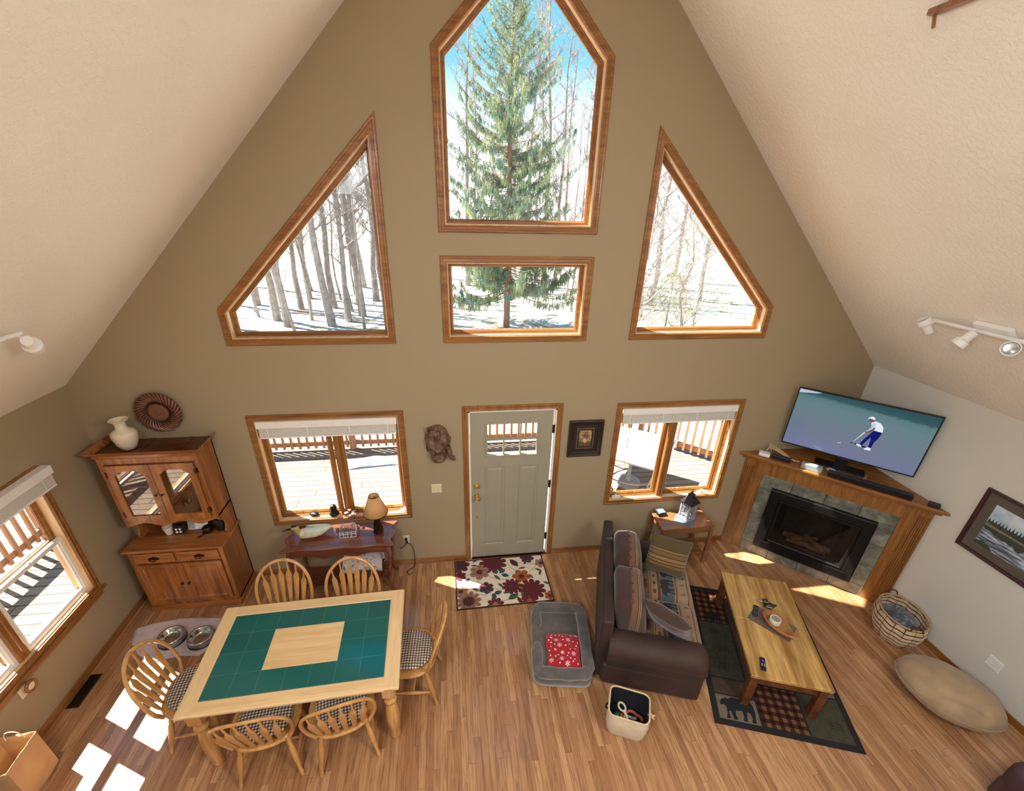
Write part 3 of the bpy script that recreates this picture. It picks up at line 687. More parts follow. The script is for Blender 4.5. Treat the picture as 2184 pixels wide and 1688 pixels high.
for x0, x1 in ((X0+.047, -.032), (.022, X1-.047)):
    b = B(); b.box(x0, x1, -.418, -.398, .69, .797); d = b.obj('drawer', 'pine_x', hu, bevel=.006)
    cx = (x0+x1)/2; b = B()
    b.prism([(cx-.055, .735), (cx-.03, .722), (cx-.012, .73), (cx, .718), (cx+.012, .73), (cx+.03, .722), (cx+.055, .735), (cx+.04, .752), (cx+.015, .762), (cx, .768), (cx-.015, .762), (cx-.04, .752)], -.4215, -.418, 'y')
    b.tube([(cx-.036, -.422, .745), (cx-.034, -.436, .735), (cx-.015, -.441, .724), (cx+.015, -.441, .724), (cx+.034, -.436, .735), (cx+.036, -.422, .745)], .0045, 6); b.obj('bail_pull', 'bronze', d, smooth=True)
def panel_door(x0, x1, z0, z1, y, kx, kz):
    b = B(); w_ = .055; yy = lambda u, v_, h: (u, y+h, v_)
    b.sweep(rect(x0, x1, z0, z1), [(0, 0), (w_-.012, 0), (w_-.004, .004), (w_, .008), (w_, .02), (0, .02)], yy); b.box(x0+w_-.002, x1-w_+.002, y+.009, y+.016, z0+w_-.002, z1-w_+.002)
    d = b.obj('lower_door', 'pine_z', hu)
    b = B(); b.T = Matrix.Translation((kx, y, kz)) @ Matrix.Rotation(R(90), 4, 'X'); b.lathe([(.006, 0), (.006, .012), (.015, .018), (.013, .026), (.003, .03)], 14); b.obj('knob', 'bronze', d, smooth=True)
panel_door(X0+.05, -.006, .13, .655, -.424, -.035, .40); panel_door(-.002, X1-.05, .13, .655, -.424, .03, .40)
# upper case
U0, U1, UF = -.415, .445, -.315; UF = -.31
b = B(); b.box(U0, U0+.02, UF+.01, 0, 1.125, 1.88); b.box(U1-.02, U1, UF+.01, 0, 1.125, 1.88); b.box(U0, U1, -.015, 0, .858, 1.88); b.box(U0, U1, UF+.01, 0, 1.125, 1.145); b.box(U0, U1, UF+.01, 0, 1.86, 1.88)
b.box(U0+.045, U1-.045, UF+.001, UF+.018, 1.80, 1.884); b.box(U0-.001, U0+.045, UF, UF+.0175, 1.121, 1.885); b.box(U1-.045, U1+.001, UF, UF+.0175, 1.121, 1.885); b.box(U0+.045, U1-.045, UF+.001, UF+.018, 1.122, 1.15); b.box(U0+.02, U1-.02, -.25, -.016, 1.49, 1.505)
for x in (U0, U1-.02):
    b.prism([(-.29, 1.125), (0, 1.125), (0, .858), (-.22, .858), (-.235, .90), (-.20, .96), (-.21, 1.02), (-.26, 1.06), (-.295, 1.09)], x, x+.02, 'x')
b.obj('upper_case', 'pine_z', hu)
sc_ = [(U0, 1.125)]+[(U0+(U1-U0)*i/60, 1.075+.022*abs(math.sin(PI*2.5*i/60))*1.2-.012*math.cos(2*PI*2.5*i/60)) for i in range(61)]+[(U1, 1.125)]
b = B(); b.prism(sc_, UF, UF+.016, 'y'); b.obj('scalloped_rail', 'pine_x', hu)
b = B()
cr = lambda d, z: [(U0-d, 0), (U0-d, UF-d), (U1+d, UF-d), (U1+d, 0)]
def crn(pr):
    rg_ = [[b.v((*p, z)) for p in cr(d, z)] for d, z in pr]
    for a_, c_ in zip(rg_, rg_[1:]):
        for j in range(3): b.f([a_[j], a_[j+1], c_[j+1], c_[j]])
pr = [(0, 1.86), (.012, 1.872), (.02, 1.90), (.045, 1.925), (.06, 1.945), (.064, 1.953)]; crn(pr)
crn(((.064, 1.953), (.056, 1.953), (.01, 1.905))); b.obj('crown', 'pine_x', hu)
b = B(); b.box(U0-.012, U1+.012, UF-.012, 0, 1.893, 1.905)
for x in (U0-.045, -.1, .25): b.box(x, x+.05, UF-.03, 0, 1.905, 1.909)
b.obj('top_board', 'pine_dark', hu)
for x0, x1, kx, hx_ in ((U0+.047, .0125, -.012, U0+.05), (.0175, U1-.047, .042, U1-.05)):
    z0, z1 = 1.155, 1.795; y = UF-.020; w_ = .062; b = B()
    inner = [(x0+w_, z0+w_), (x1-w_, z0+w_), (x1-w_, z1-w_-.05)]+[(x1-w_-.02, z1-w_-.042), (x1-w_-.045, z1-w_-.012), (x1-w_-.07, z1-w_), (x0+w_+.07, z1-w_), (x0+w_+.045, z1-w_-.012), (x0+w_+.02, z1-w_-.042)]+[(x0+w_, z1-w_-.05)]
    lo = [[Vector((*p, 0)) for p in rect(x0, x1, z0, z1)], [Vector((*p, 0)) for p in inner]]; fl = lo[0]+lo[1]; tr_ = tessellate_polygon(lo)
    for yy in (y, y+.019):
        vs = [b.v((p.x, yy, p.y)) for p in fl]
        for q in tr_: b.f([vs[i] for i in q])
    for l_ in lo:
        for i in range(len(l_)): p, q = l_[i], l_[(i+1) % len(l_)]; b.poly([(p.x, y, p.y), (q.x, y, q.y), (q.x, y+.019, q.y), (p.x, y+.019, p.y)])
    d = b.obj('glass_door', 'pine_z', hu)
    b = B(); b.poly([(x0+w_-.004, y+.012, z0+w_-.004), (x1-w_+.004, y+.012, z0+w_-.004), (x1-w_+.004, y+.012, z1-w_+.004), (x0+w_-.004, y+.012, z1-w_+.004)]); b.obj('glass_pane', 'cabglass', d)
    b = B(); b.T = Matrix.Translation((kx, y, 1.46)) @ Matrix.Rotation(R(90), 4, 'X'); b.lathe([(.005, 0), (.005, .01), (.012, .015), (.010, .022), (.003, .025)], 12); b.obj('knob', 'bronze', d, smooth=True)
    for z in (1.24, 1.70):
        b = B(); sx = 1 if hx_ > 0 else -1; b.cyl((hx_, y-.002, z-.03), (hx_, y-.002, z+.03), .005, n=8); b.prism([(hx_+sx*.004, z-.022), (hx_+sx*.018, z-.03), (hx_+sx*.026, z-.012), (hx_+sx*.016, z), (hx_+sx*.026, z+.012), (hx_+sx*.018, z+.03), (hx_+sx*.004, z+.022)], y+.015, y+.0185, 'y'); b.obj('hinge', 'bronze', d, smooth=True)
# things in and on the hutch
va = thing('vase', 'cream ceramic vase with a flared rim on top of the hutch', 'vase', (-3.675, -.215, 1.909))
b = B(); pf = [(.045, 0), (.058, .008), (.082, .055), (.098, .115), (.101, .155), (.094, .178), (.070, .196), (.048, .212), (.043, .235), (.044, .262), (.058, .285), (.077, .298), (.073, .301), (.052, .287), (.036, .262), (.035, .235), (.04, .215), (.02, .1)]
b.lathe(pf, 32, caps=True); b.obj('body', 'offwhite', va, smooth=True, ang=1.2)
t = NT('copper spiral weave'); M['basketw'] = plain('copper brown weave', H(122, 82, 60), .45, .25, .2, 30); M['basketd'] = plain('dark woven centre', H(74, 44, 32), .6, 0, .3, 60)
pb = thing('wall_basket', 'round brown spiral basket hanging on the wall above the hutch', 'basket', (-3.425, 0, 2.195))
b = B(); NR = 34
b.T = Matrix.Rotation(R(90), 4, 'X')
b.lathe([(.10, .012), (.10, .035), (.125, .05), (.19, .06), (.2, .055), (.2, .045), (.12, .03)], 40); b.obj('bowl', 'basketd', pb, smooth=True, ang=1.5)
b = B(); b.T = Matrix.Rotation(R(90), 4, 'X')
for i in range(NR):
    a = 2*PI*i/NR; pts = [(.115+.085*k_/5, a+.45*(k_/5)**1.2) for k_ in range(6)]
    b.tube([(r*math.cos(g), r*math.sin(g), .052+.022*math.sin(PI*min(1, (r-.11)/.09))) for r, g in pts], [.005, .008, .010, .0115, .012, .009], 6)
b.obj('spiral_rim', 'basketw', pb, smooth=True)
b = B(); b.T = Matrix.Rotation(R(90), 4, 'X'); b.lathe([(.09, .04), (.088, .058), (.07, .066), (.06, .064), (.001, .064)], 32); b.obj('centre_disc', 'basketw', pb, smooth=True)
Z0 = .8585
def simple(name, label, cat, b_, mats, loc, rz=0, **k):
    o = b_.obj(name, mats, None, loc=loc, rot=(0, 0, rz), **k); return tag(o, label, cat)
b = B(); b.lathe([(.03, 0), (.033, .01), (.046, .09), (.047, .095), (.042, .092), (.038, .05)], 24); simple('candle_cup', 'pale tapered candle cup on the hutch counter', 'candle', b, 'candle', (-3.655, -.19, Z0), smooth=True)
bx = thing('spice_holder', 'small dark holder with four white knobs on the hutch counter', 'holder', (-3.545, -.18, Z0))
b = B(); b.box(-.04, .04, -.03, .03, 0, .10); b.obj('box', 'black', bx, bevel=.004)
for x in (-.018, .018):
    for z in (.03, .065): b = B(); b.sell(.013, .01, .013, 1, 1, 12, 8, (x, -.037, z)); b.obj('knob', 'plate_w', bx, smooth=True)
cd = thing('photo_card', 'white photo card leaning at the back of the hutch counter', 'card', (-3.39, -.15, Z0)); cd.rotation_euler = (R(-16), 0, 0)
b = B(); b.box(-.10, .10, -.002, .002, .003, .15); b.obj('card', 'plate_w', cd)
M['cardpic'] = plain('faded card picture', H(176, 172, 176), .6, 0, .2, 14)
b = B(); b.box(-.095, -.03, -.0035, -.002, .012, .145); b.obj('picture', 'cardpic', cd)
b = B(); b.sell(.055, .05, .045, .8, 1, 20, 12, (0, 0, .046)); b.tube([(-.05, 0, .05), (-.085, -.02, .055), (-.1, -.02, .03)], .006, 6); simple('dark_kettle', 'small dark kettle beside the card on the hutch counter', 'kettle', b, 'bronze', (-3.262, -.215, Z0), R(70), smooth=True)
b = B(); b.lathe([(.05, 0), (.062, .02), (.066, .10), (.058, .14), (.05, .142), (.045, .02)], 24); simple('dark_jar', 'round black jar at the right end of the hutch counter', 'jar', b, 'black', (-3.15, -.15, Z0), smooth=True)
b = B(); b.tube([(0, 0, .006), (.03, .03, .006), (.05, .09, .006)], .004, 6); b.tube([(.015, -.01, .006), (.045, .03, .006), (.075, .08, .006)], .004, 6); simple('eyeglasses', 'dark folded eyeglasses on the hutch counter edge', 'glasses', b, 'black', (-3.34, -.29, Z0), smooth=True)
gs = None
for i, (x, y) in enumerate(((-3.12, -.12), (-3.17, -.16), (-3.11, -.20), (-3.27, -.13), (-3.33, -.17))):
    if gs is None:
        b = B(); b.lathe([(.026, 0), (.003, .006), (.003, .06), (.028, .085), (.03, .14), (.0285, .14), (.026, .086), (.001, .064)], 18); gs = tag(b.obj('wine_glass', 'bottle', None, smooth=True), 'stemmed glass behind the right glass door of the hutch', 'glass', 'glasses inside the hutch'); o = gs
    else: o = gs.copy(); COL.objects.link(o)
    o.location = (x, y, 1.146)

# ------------------------------------------------------------------ console table under the left window
co = thing('console_table', 'polished brown console table with scalloped edges under the low window', 'table', (-1.92, -.245, 0))
def scal(n=72):
    out = []
    for i in range(n):
        th = 2*PI*i/n; e = .28; c_, s_ = math.cos(th), math.sin(th)
        x = math.copysign(abs(c_)**e, c_)*.565; y = math.copysign(abs(s_)**e, s_)*.195
        out.append((x, y))
    return out
per = []
def edge(p, q, amp, k_, n=24):
    p, q = Vector(p), Vector(q); d = (q-p); nn = Vector((d.y, -d.x)).normalized()
    for i in range(n): u = i/n; per.append(tuple(p+d*u+nn*amp*(math.cos(2*PI*k_*u)*.5-.5)*1.0))
edge((-.595, -.215), (.595, -.215), .018, 3); edge((.595, -.215), (.595, .21), .045, 2); edge((.595, .21), (-.595, .21), .004, 1, 8); edge((-.595, .21), (-.595, -.215), .045, 2)
b = B(); b.prism(per, .695, .72, 'z'); top = b.obj('top', 'cherry', co, bevel=.008, seg=3)
b = B(); b.sweep(rect(-.50, .50, -.135, .13), [(0, .7203), (.004, .7203)], lambda u, v_, h: (u, v_, h), close=False); b.obj('inlay_line', 'pine_dark', top)
ap = [(-.50, .69)]+[(-.50+i/40, .585+.035*abs(math.sin(PI*i/40*3))-.03*math.sin(PI*i/40)) for i in range(41)]+[(.50, .69)]
b = B(); b.prism(ap, -.175, -.155, 'y'); b.box(-.50, .50, .15, .17, .6, .695); b.box(-.515, -.495, -.16, .16, .6, .695); b.box(.495, .515, -.16, .16, .6, .695); b.obj('apron', 'cherry', co)
for sx in (-1, 1):
    for sy in (-1, 1):
        x, y = sx*.50, sy*.155; b = B()
        b.tube([(x, y, .695), (x+sx*.02, y+sy*.012, .6), (x+sx*.018, y+sy*.01, .5), (x, y, .3), (x-sx*.006, y, .12), (x+sx*.02, y+sy*.012, .025), (x+sx*.03, y+sy*.015, .0)], [.034, .034, .026, .019, .015, .017, .021], 10, up=(1, 0, 0)); b.obj('leg', 'cherry', co, smooth=True)
b = B(); b.box(-.49, .49, -.13, .13, .13, .15); b.obj('lower_shelf', 'cherry', co)
# decoy
M['decoy'] = plain('painted pale decoy body', H(206, 196, 168), .5, 0, .25, 14); M['decoyh'] = plain('ochre decoy neck', H(168, 142, 86), .5, 0, .25, 12); M['feather'] = plain('greenish white decoy back', H(196, 206, 186), .5, 0, .12, 10)
dk = thing('bird_decoy', 'long-billed wooden bird decoy on the console table', 'decoy', (-2.20, -.215, .7205), R(11))
b = B(); sec = [(-.155, .03, .05, .05), (-.13, .055, .052, .05), (-.07, .075, .056, .055), (0, .078, .056, .055), (.07, .062, .05, .056), (.13, .036, .032, .07), (.19, .012, .012, .085)]
rings = [[b.v((x, ry*math.cos(2*PI*i/20), zc+rz*math.sin(2*PI*i/20)+.004)) for i in range(20)] for x, ry, rz, zc in sec]; b.rings(rings); b.obj('body', 'decoy', dk, smooth=True)
for sy in (-1, 1):
    b = B(); b.sell(.13, .035, .012, 1, 1, 20, 10); b.obj('wing', 'feather', dk, smooth=True, loc=(.04, sy*.035, .107), rot=(sy*R(-26), R(3), sy*R(-8)))
b = B(); b.tube([(-.14, 0, .06), (-.165, 0, .10), (-.172, 0, .135), (-.19, 0, .15)], [.036, .032, .033, .026], 12); b.sell(.042, .03, .03, 1, 1, 18, 10, (-.185, 0, .148)); b.obj('head', 'decoyh', dk, smooth=True)
b = B(); b.tube([(-.215, 0, .147), (-.26, 0, .143), (-.315, 0, .13)], [.013, .009, .003], 8); b.sell(.036, .024, .009, 1, 1, 14, 8, (-.185, 0, .176)); b.obj('bill', 'black', dk, smooth=True)
# wire carrier with bottles
wc = thing('bottle_carrier', 'white wire carrier with six small glass bottles on the console table', 'carrier', (-1.84, -.235, .7205), R(4))
b = B()
for z in (.006, .05, .075): b.tube([(-.085, -.058, z), (.085, -.058, z), (.085, .058, z), (-.085, .058, z)], .0032, 6, True)
for x in (-.085, -.043, 0, .043, .085):
    for y in (-.058, .058): b.tube([(x, y, .004), (x, y, .076)], .003, 5)
for x in (-.028, .028): b.tube([(x, -.058, .006), (x, .058, .006)], .003, 5)
b.tube([(-.085, 0, .006), (.085, 0, .006)], .003, 5); b.tube([(-.085, 0, .05), (-.085, 0, .15), (.085, 0, .15), (.085, 0, .05)], .0035, 6); b.obj('wire_frame', 'plate_w', wc, smooth=True)
bt = None
for x in (-.056, 0, .056):
    for y in (-.028, .028):
        if bt is None: b = B(); b.lathe([(.022, 0), (.024, .006), (.024, .085), (.012, .11), (.011, .14), (.0135, .143), (.0135, .15), (.009, .15), (.009, .11), (.02, .08), (.02, .004)], 16); bt = tag(b.obj('glass_bottle', 'bottle', None, smooth=True), 'small clear bottle in the white wire carrier', 'bottle', 'bottles in the wire carrier'); o = bt
        else: o = bt.copy(); COL.objects.link(o)
        o.location = (-1.84+x, -.235+y+x*.07, .732)
# lamp
lm = thing('table_lamp', 'table lamp with tan cone shade and dark twisted wood base on the console', 'lamp', (-1.52, -.225, .7225))
t = NT('parchment lampshade'); d = t.n('ShaderNodeBsdfDiffuse'); d.inputs[0].default_value = H(236, 200, 146); tr = t.n('ShaderNodeBsdfTranslucent'); tr.inputs[0].default_value = H(246, 206, 140); mx = t.n('ShaderNodeMixShader', _0=.45)
t.l(d.outputs[0], mx.inputs[1]); t.l(tr.outputs[0], mx.inputs[2]); t.l(mx.outputs[0], t.out.inputs[0]); M['shade'] = t.m
b = B()
for k_ in range(5):
    a = k_*2*PI/5; b.tube([(.036*math.cos(a), .036*math.sin(a), .012), (.034*math.cos(a+.5), .034*math.sin(a+.5), .06), (.024*math.cos(a+1.1), .024*math.sin(a+1.1), .13), (.022*math.cos(a+1.5), .022*math.sin(a+1.5), .18)], [.024, .02, .015, .013], 8)
b.lathe([(.045, 0), (.045, .012), (.02, .02)], 16); b.obj('base', 'bronze', lm, smooth=True)
b = B(); b.cyl((0, 0, .17), (0, 0, .30), .012); b.cyl((0, 0, .17), (0, 0, .20), .022); b.tube([(0, .06, .33), (0, .05, .45), (0, 0, .47), (0, -.05, .45), (0, -.06, .33)], .003, 6); b.obj('stem', 'blackmetal', lm, smooth=True)
b = B(); b.lathe([(.131, .27), (.052, .49)], 36, caps=False); s_ = b.obj('lamp_shade', 'shade', lm, smooth=True, solid=.002)
b = B()
for r_, z in ((.131, .27), (.052, .49)): b.tube([(r_*math.cos(2*PI*i/32), r_*math.sin(2*PI*i/32), z) for i in range(32)], .004, 6, True)
b.obj('shade_trim', 'bronze', s_, smooth=True)
b = B(); b.lathe([(.012, .30), (.014, .33), (.03, .37), (.032, .40), (.02, .425), (.002, .432)], 18); b.obj('bulb', 'plate_w', lm, smooth=True)
# sill things
SZ = .7975
b = B(); b.lathe([(.05, 0), (.054, .01), (.045, .03), (.036, .05), (.036, .10), (.026, .128), (.002, .14)], 24); simple('dome_bell', 'dark verdigris dome-shaped bell on the low window sill', 'bell', b, 'blackmetal', (-2.04, .045, SZ), smooth=True)
b = B(); b.sell(.055, .035, .022, 1, 1, 18, 10, (0, 0, .023), nz=.006, ns=20); simple('sill_stone', 'dark oval stone lying on the left end of the low window sill', 'stone', b, 'blackmetal', (-2.26, .045, SZ), R(-15), smooth=True)
fl = thing('flower_vase', 'little bud vase of pink flowers behind the bottle carrier', 'vase', (-1.83, -.075, .7205))
b = B(); b.lathe([(.026, 0), (.03, .02), (.028, .06), (.014, .09), (.017, .105), (.012, .1)], 16); b.obj('glass', 'bottle', fl, smooth=True)
b = B()
for k_ in range(7):
    a = k_*.9; p = Vector((.05*math.cos(a), .03*math.sin(a)+.01, .15+.05*((k_*37) % 5)/5)); b.tube([(0, 0, .04), (p.x*.5, p.y*.5, .11), p], .0022, 5)
b.obj('stems', 'needle2', fl)
for k_ in range(7):
    a = k_*.9; p = Vector((.05*math.cos(a), .03*math.sin(a)+.01, .15+.05*((k_*37) % 5)/5)); b = B()
    for q in range(5): g = 2*PI*q/5; b.sell(.011, .011, .006, 1, 1, 8, 6, (p.x+.011*math.cos(g), p.y+.011*math.sin(g), p.z))
    b.obj('blossom', 'flower', fl, smooth=True)
# basket and cloth under the console
wb = thing('storage_basket', 'dark woven storage basket on the floor under the console table', 'basket', (-1.72, -.265, .1505), R(3)); wb.location.z = .151
b = B(); rings = [[b.v((x*s_, y*s_, z)) for x, y in rr(.2, .115, .03)] for s_, z in ((.9, 0), (.95, .1), (1, .22), (.95, .22), (.9, .03))]; b.rings(rings); b.obj('body', 'wickdark', wb, smooth=True)
M['cloth'] = None
t = NT('white cloth with dark sketch print'); v = t.coord(); c = t.ramp(t.noise(v, 16, 2, .5, 1.5), [(.34, H(60, 50, 54)), (.38, H(206, 194, 194))]); M['cloth'] = t.pbr(c, .9)
b = B()
def fn(u, w_):
    x = -.215+.43*u; s_ = w_*.55; y = -.135; z = .16+s_
    if s_ > .075: y, z = -.135+(s_-.075), .235+.05*math.sin((s_-.075)*6)
    if y > .137: z -= (y-.137)*1.0; y = .137
    return (x, y-.006+.008*math.sin(x*22), z+.01*math.sin(x*16+1))
b.grid(fn, 24, 20); o = b.obj('printed_cloth', 'cloth', None, smooth=True, solid=.003, loc=(-1.72, -.265, .151), rot=(0, 0, R(3))); tag(o, 'white cloth with dark print draped over the basket under the console', 'cloth')
# ------------------------------------------------------------------ walls: plates, pictures, carving
def plate(name, label, cat, mp, w_, h_, mat='plate', toggles=(), sockets=0):
    # mp(u, v, d): d = out of the wall
    t_ = thing(name, label, cat)
    b = B(); b.sweep(rect(-w_/2, w_/2, -h_/2, h_/2), [(0, 0), (0, .003), (.004, .006)], mp, close=False); b.poly([mp(u, v_, .006) for u, v_ in rect(-w_/2+.004, w_/2-.004, -h_/2+.004, h_/2-.004)]); b.obj('cover', mat, t_)
    for u in toggles:
        b = B(); vs = [mp(u+x, z, d) for x, z, d in ((-.005, -.012, .006), (.005, -.012, .006), (.005, .012, .006), (-.005, .012, .006), (-.004, .006, .020), (.004, .006, .020), (.004, .014, .019), (-.004, .014, .019))]
        q = [b.v(p) for p in vs]
        for f_ in ((0, 1, 2, 3), (4, 5, 6, 7), (0, 1, 5, 4), (1, 2, 6, 5), (2, 3, 7, 6), (3, 0, 4, 7)): b.f([q[i] for i in f_])
        b.obj('toggle', mat, t_)
    for k_ in range(sockets):
        z = (.021, -.021)[k_] if sockets == 2 else 0
        b = B(); b.poly([mp(.016*math.cos(2*PI*i/16), z+.014*math.sin(2*PI*i/16), .0075) for i in range(16)]); s_ = b.obj('socket', mat, t_)
        b = B()
        for u in (-.006, .006): b.poly([mp(u+x, z+y, .0082) for x, y in ((-.0012, -.004), (.0012, -.004), (.0012, .005), (-.0012, .005))])
        b.obj('slots', 'black', s_)
    return t_
gw = lambda x, z: (lambda u, v_, d: (x+u, -d-.0005, z+v_))
rw = lambda y, z: (lambda u, v_, d: (XR-d-.0005, y+u, z+v_))
lw = lambda y, z: (lambda u, v_, d: (XL+d+.0005, y+u, z+v_))
plate('light_switch', 'ivory double light switch beside the front door under the carving', 'switch', gw(-.857, 1.11), .116, .116, toggles=(-.023, .023))
plate('wall_outlet', 'ivory outlet with black plugs beside the console table', 'outlet', gw(-1.254, .391), .072, .116, sockets=2)
plate('wall_outlet', 'white wall plate with outlet above the tan floor cushion', 'outlet', rw(-2.25, .378), .116, .116, 'plate_w', sockets=2)
plate('wall_outlet', 'ivory outlet below the tall side window', 'outlet', lw(-1.60, .485), .072, .116, sockets=2)
rg = thing('plug_in_freshener', 'wooden ring air freshener plugged in below the tall side window', 'air freshener')
b = B(); b.T = Matrix.Translation((XL+.06, -1.585, .515)) @ Matrix.Rotation(R(90), 4, 'Y'); b.tube([(.042*math.cos(2*PI*i/32), .042*math.sin(2*PI*i/32), 0) for i in range(32)], .012, 10, True); b.obj('ring', 'walnut', rg, smooth=True)
b = B(); b.T = Matrix.Translation((XL+.012, -1.585, .515)) @ Matrix.Rotation(R(90), 4, 'Y'); b.lathe([(.022, 0), (.026, .03), (.034, .045), (.03, .05)], 18); b.obj('plug_body', 'plate', rg, smooth=True)
pc = thing('power_cord', 'black plugs and cord running from the outlet down to the floor beside the console', 'cord')
b = B(); b.box(-1.269, -1.241, -.042, -.010, .398, .428); b.box(-1.262, -1.236, -.032, -.010, .352, .376); b.obj('plug', 'black', pc, bevel=.004)
b = B(); b.tube(bez((-1.245, -.034, .364), (-1.19, -.05, .37), (-1.165, -.04, .30), (-1.175, -.045, .06), 14)+[Vector((-1.18, -.06, .012)), Vector((-1.22, -.1, .008)), Vector((-1.27, -.14, .008)), Vector((-1.24, -.2, .008)), Vector((-1.20, -.17, .012))], .0045, 6)
b.tube(bez((-1.256, -.04, .40), (-1.262, -.07, .34), (-1.30, -.04, .30), (-1.34, -.035, .28), 12), .004, 6); b.obj('cord', 'black', pc, smooth=True)
# carving
M['carve'] = plain('gnarled carved driftwood', H(104, 76, 56), .5, 0, .65, 26, .5, 60)
cv = thing('hanging_carving', 'gnarled brown wooden wall carving between the low window and the front door', 'carving', (-.815, 0, 1.70))
def carve(u, w_):
    th = 2*PI*u; ph = PI*w_; x = .125*math.sin(ph)**.7*math.cos(th); z = -.23*math.cos(ph); d = .10*math.sin(ph)**.6*max(0, math.sin(th))
    x *= 1+.12*math.sin(z*14); q = noise.noise(Vector((x*13, z*10, 2)))+.6*noise.noise(Vector((x*30, z*22, 5))); sw = math.sin(26*math.hypot(x+.035, z+.05)-3*math.atan2(z+.05, x+.035))
    return (x+.026*q*math.sin(ph), -.004-max(0, d+(.034*q+.020*sw)*math.sin(ph)*(d > .02)), z+.012*q)
b = B(); b.grid(carve, 56, 40, 0, True); b.obj('body', 'carve', cv, smooth=True, ang=2)
b = B(); b.tube([(.10, -.03, -.02), (.125, -.045, -.08), (.12, -.05, -.13), (.155, -.05, -.165), (.175, -.045, -.20)], [.03, .024, .022, .026, .012], 10); b.obj('tail', 'carve', cv, smooth=True)
b = B()
for pts in ([(-.09, -.05, .17), (-.10, -.06, .21), (-.085, -.05, .235)], [(-.03, -.06, .18), (-.045, -.075, .215), (-.03, -.06, .245)], [(-.11, -.04, .15), (-.06, -.08, .18), (0, -.07, .19)]): b.tube(pts, [.012, .011, .005], 7)
b.obj('horns', 'carve', cv, smooth=True)
# framed text picture right of the door
def framed(name, label, poly, mp, prof, fm, mats, mat_w, extra=None):
    t_ = thing(name, label, 'picture')
    b = B(); b.sweep(poly, prof, mp); b.obj('frame', fm, t_, smooth=True, ang=.4)
    iw = max(d for d, _ in prof)-.004; q = inset(poly, iw); mt = inset(poly, iw+mat_w); b = B()
    vs = [mp(*p, .007) for p in q]+[mp(*p, .0095) for p in mt]; vv = [b.v(p) for p in vs]
    for i in range(4): b.f([vv[i], vv[(i+1) % 4], vv[4+(i+1) % 4], vv[4+i]])
    b.obj('mat_board', mats, t_)
    return t_, mt
M['frameb'] = plain('dark espresso frame', H(44, 32, 26), .4, 0, .2, 14); M['matb'] = plain('dark brown mat', H(40, 30, 27), .7, 0, .1)
M['goldl'] = plain('pale gilt edge', H(150, 122, 92), .5, .3, .1); M['sepia'] = None
t = NT('sepia print'); v = t.coord(); sp_ = t.n('ShaderNodeSeparateXYZ'); t.l(v, sp_.inputs[0]); c = t.ramp(t.noise(v, 34, 4), [(.35, H(112, 86, 52)), (.6, H(186, 152, 106))]); M['sepia'] = t.pbr(c, .7)
p_ = rect(.643, 1.038, 1.458, 1.915); mp1 = gw(0, 0)
ft, mt = framed('framed_picture', 'small dark framed sign picture between the front door and the right window', p_, mp1, [(0, .0), (0, .03), (.012, .034), (.03, .026), (.05, .022), (.058, .014), (.058, .006)], 'frameb', 'matb', .046)
b = B(); b.sweep(mt, [(0, .010), (0, .013), (.006, .013), (.006, .010)], mp1); b.obj('fillet', 'goldl', ft)
b = B(); b.sweep(mt, [(.006, .0105), (.026, .0105)], mp1, close=False); b.obj('inner_mat', 'matb', ft)
cpx, cpz = .8405, 1.6865; pr_ = inset(mt, .026)
b = B(); b.poly([mp1(*p, .010) for p in pr_]); pic = b.obj('print', 'sepia', ft)
def text(body, size, mp_loc, rot, parent, mat, name='lettering', depth=.0003):
    cu = bpy.data.curves.new(name, 'FONT'); cu.body = body; cu.size = size; cu.align_x = 'CENTER'; cu.extrude = depth
    o = bpy.data.objects.new(name+'_c', cu); COL.objects.link(o); dg = bpy.context.evaluated_depsgraph_get()
    me = bpy.data.meshes.new_from_object(o.evaluated_get(dg)); bpy.data.objects.remove(o)
    n = bpy.data.objects.new(name, me); COL.objects.link(n); me.materials.clear(); me.materials.append(M[mat]); n.parent = parent; n.location = mp_loc; n.rotation_euler = rot; return n
text('THE', .036, (cpx, -.0118, cpz+.058), (R(90), 0, 0), pic, 'bronze'); text('FINE', .042, (cpx, -.0118, cpz+.018), (R(90), 0, 0), pic, 'bronze')
M['sepiad'] = plain('sepia dark ground', H(96, 76, 44), .7, 0, .2, 30); M['sepial'] = plain('sepia pale shape', H(206, 174, 128), .7, 0, .1, 20)
z0_, z1_ = pr_[0][1], pr_[2][1]; x0_, x1_ = pr_[0][0], pr_[1][0]
b = B(); b.poly([mp1(u, v_, .0104) for u, v_ in ((x0_, z0_), (x1_, z0_), (x1_, z0_+.06), (cpx+.02, z0_+.064), (cpx, z0_+.05), (cpx-.02, z0_+.064), (x0_, z0_+.06))])
b.poly([mp1(cpx+.022*math.cos(2*PI*i/20), cpz-.03+.028*math.sin(2*PI*i/20), .0108) for i in range(20)], 1); b.obj('scene', ['sepiad', 'sepial'], pic)
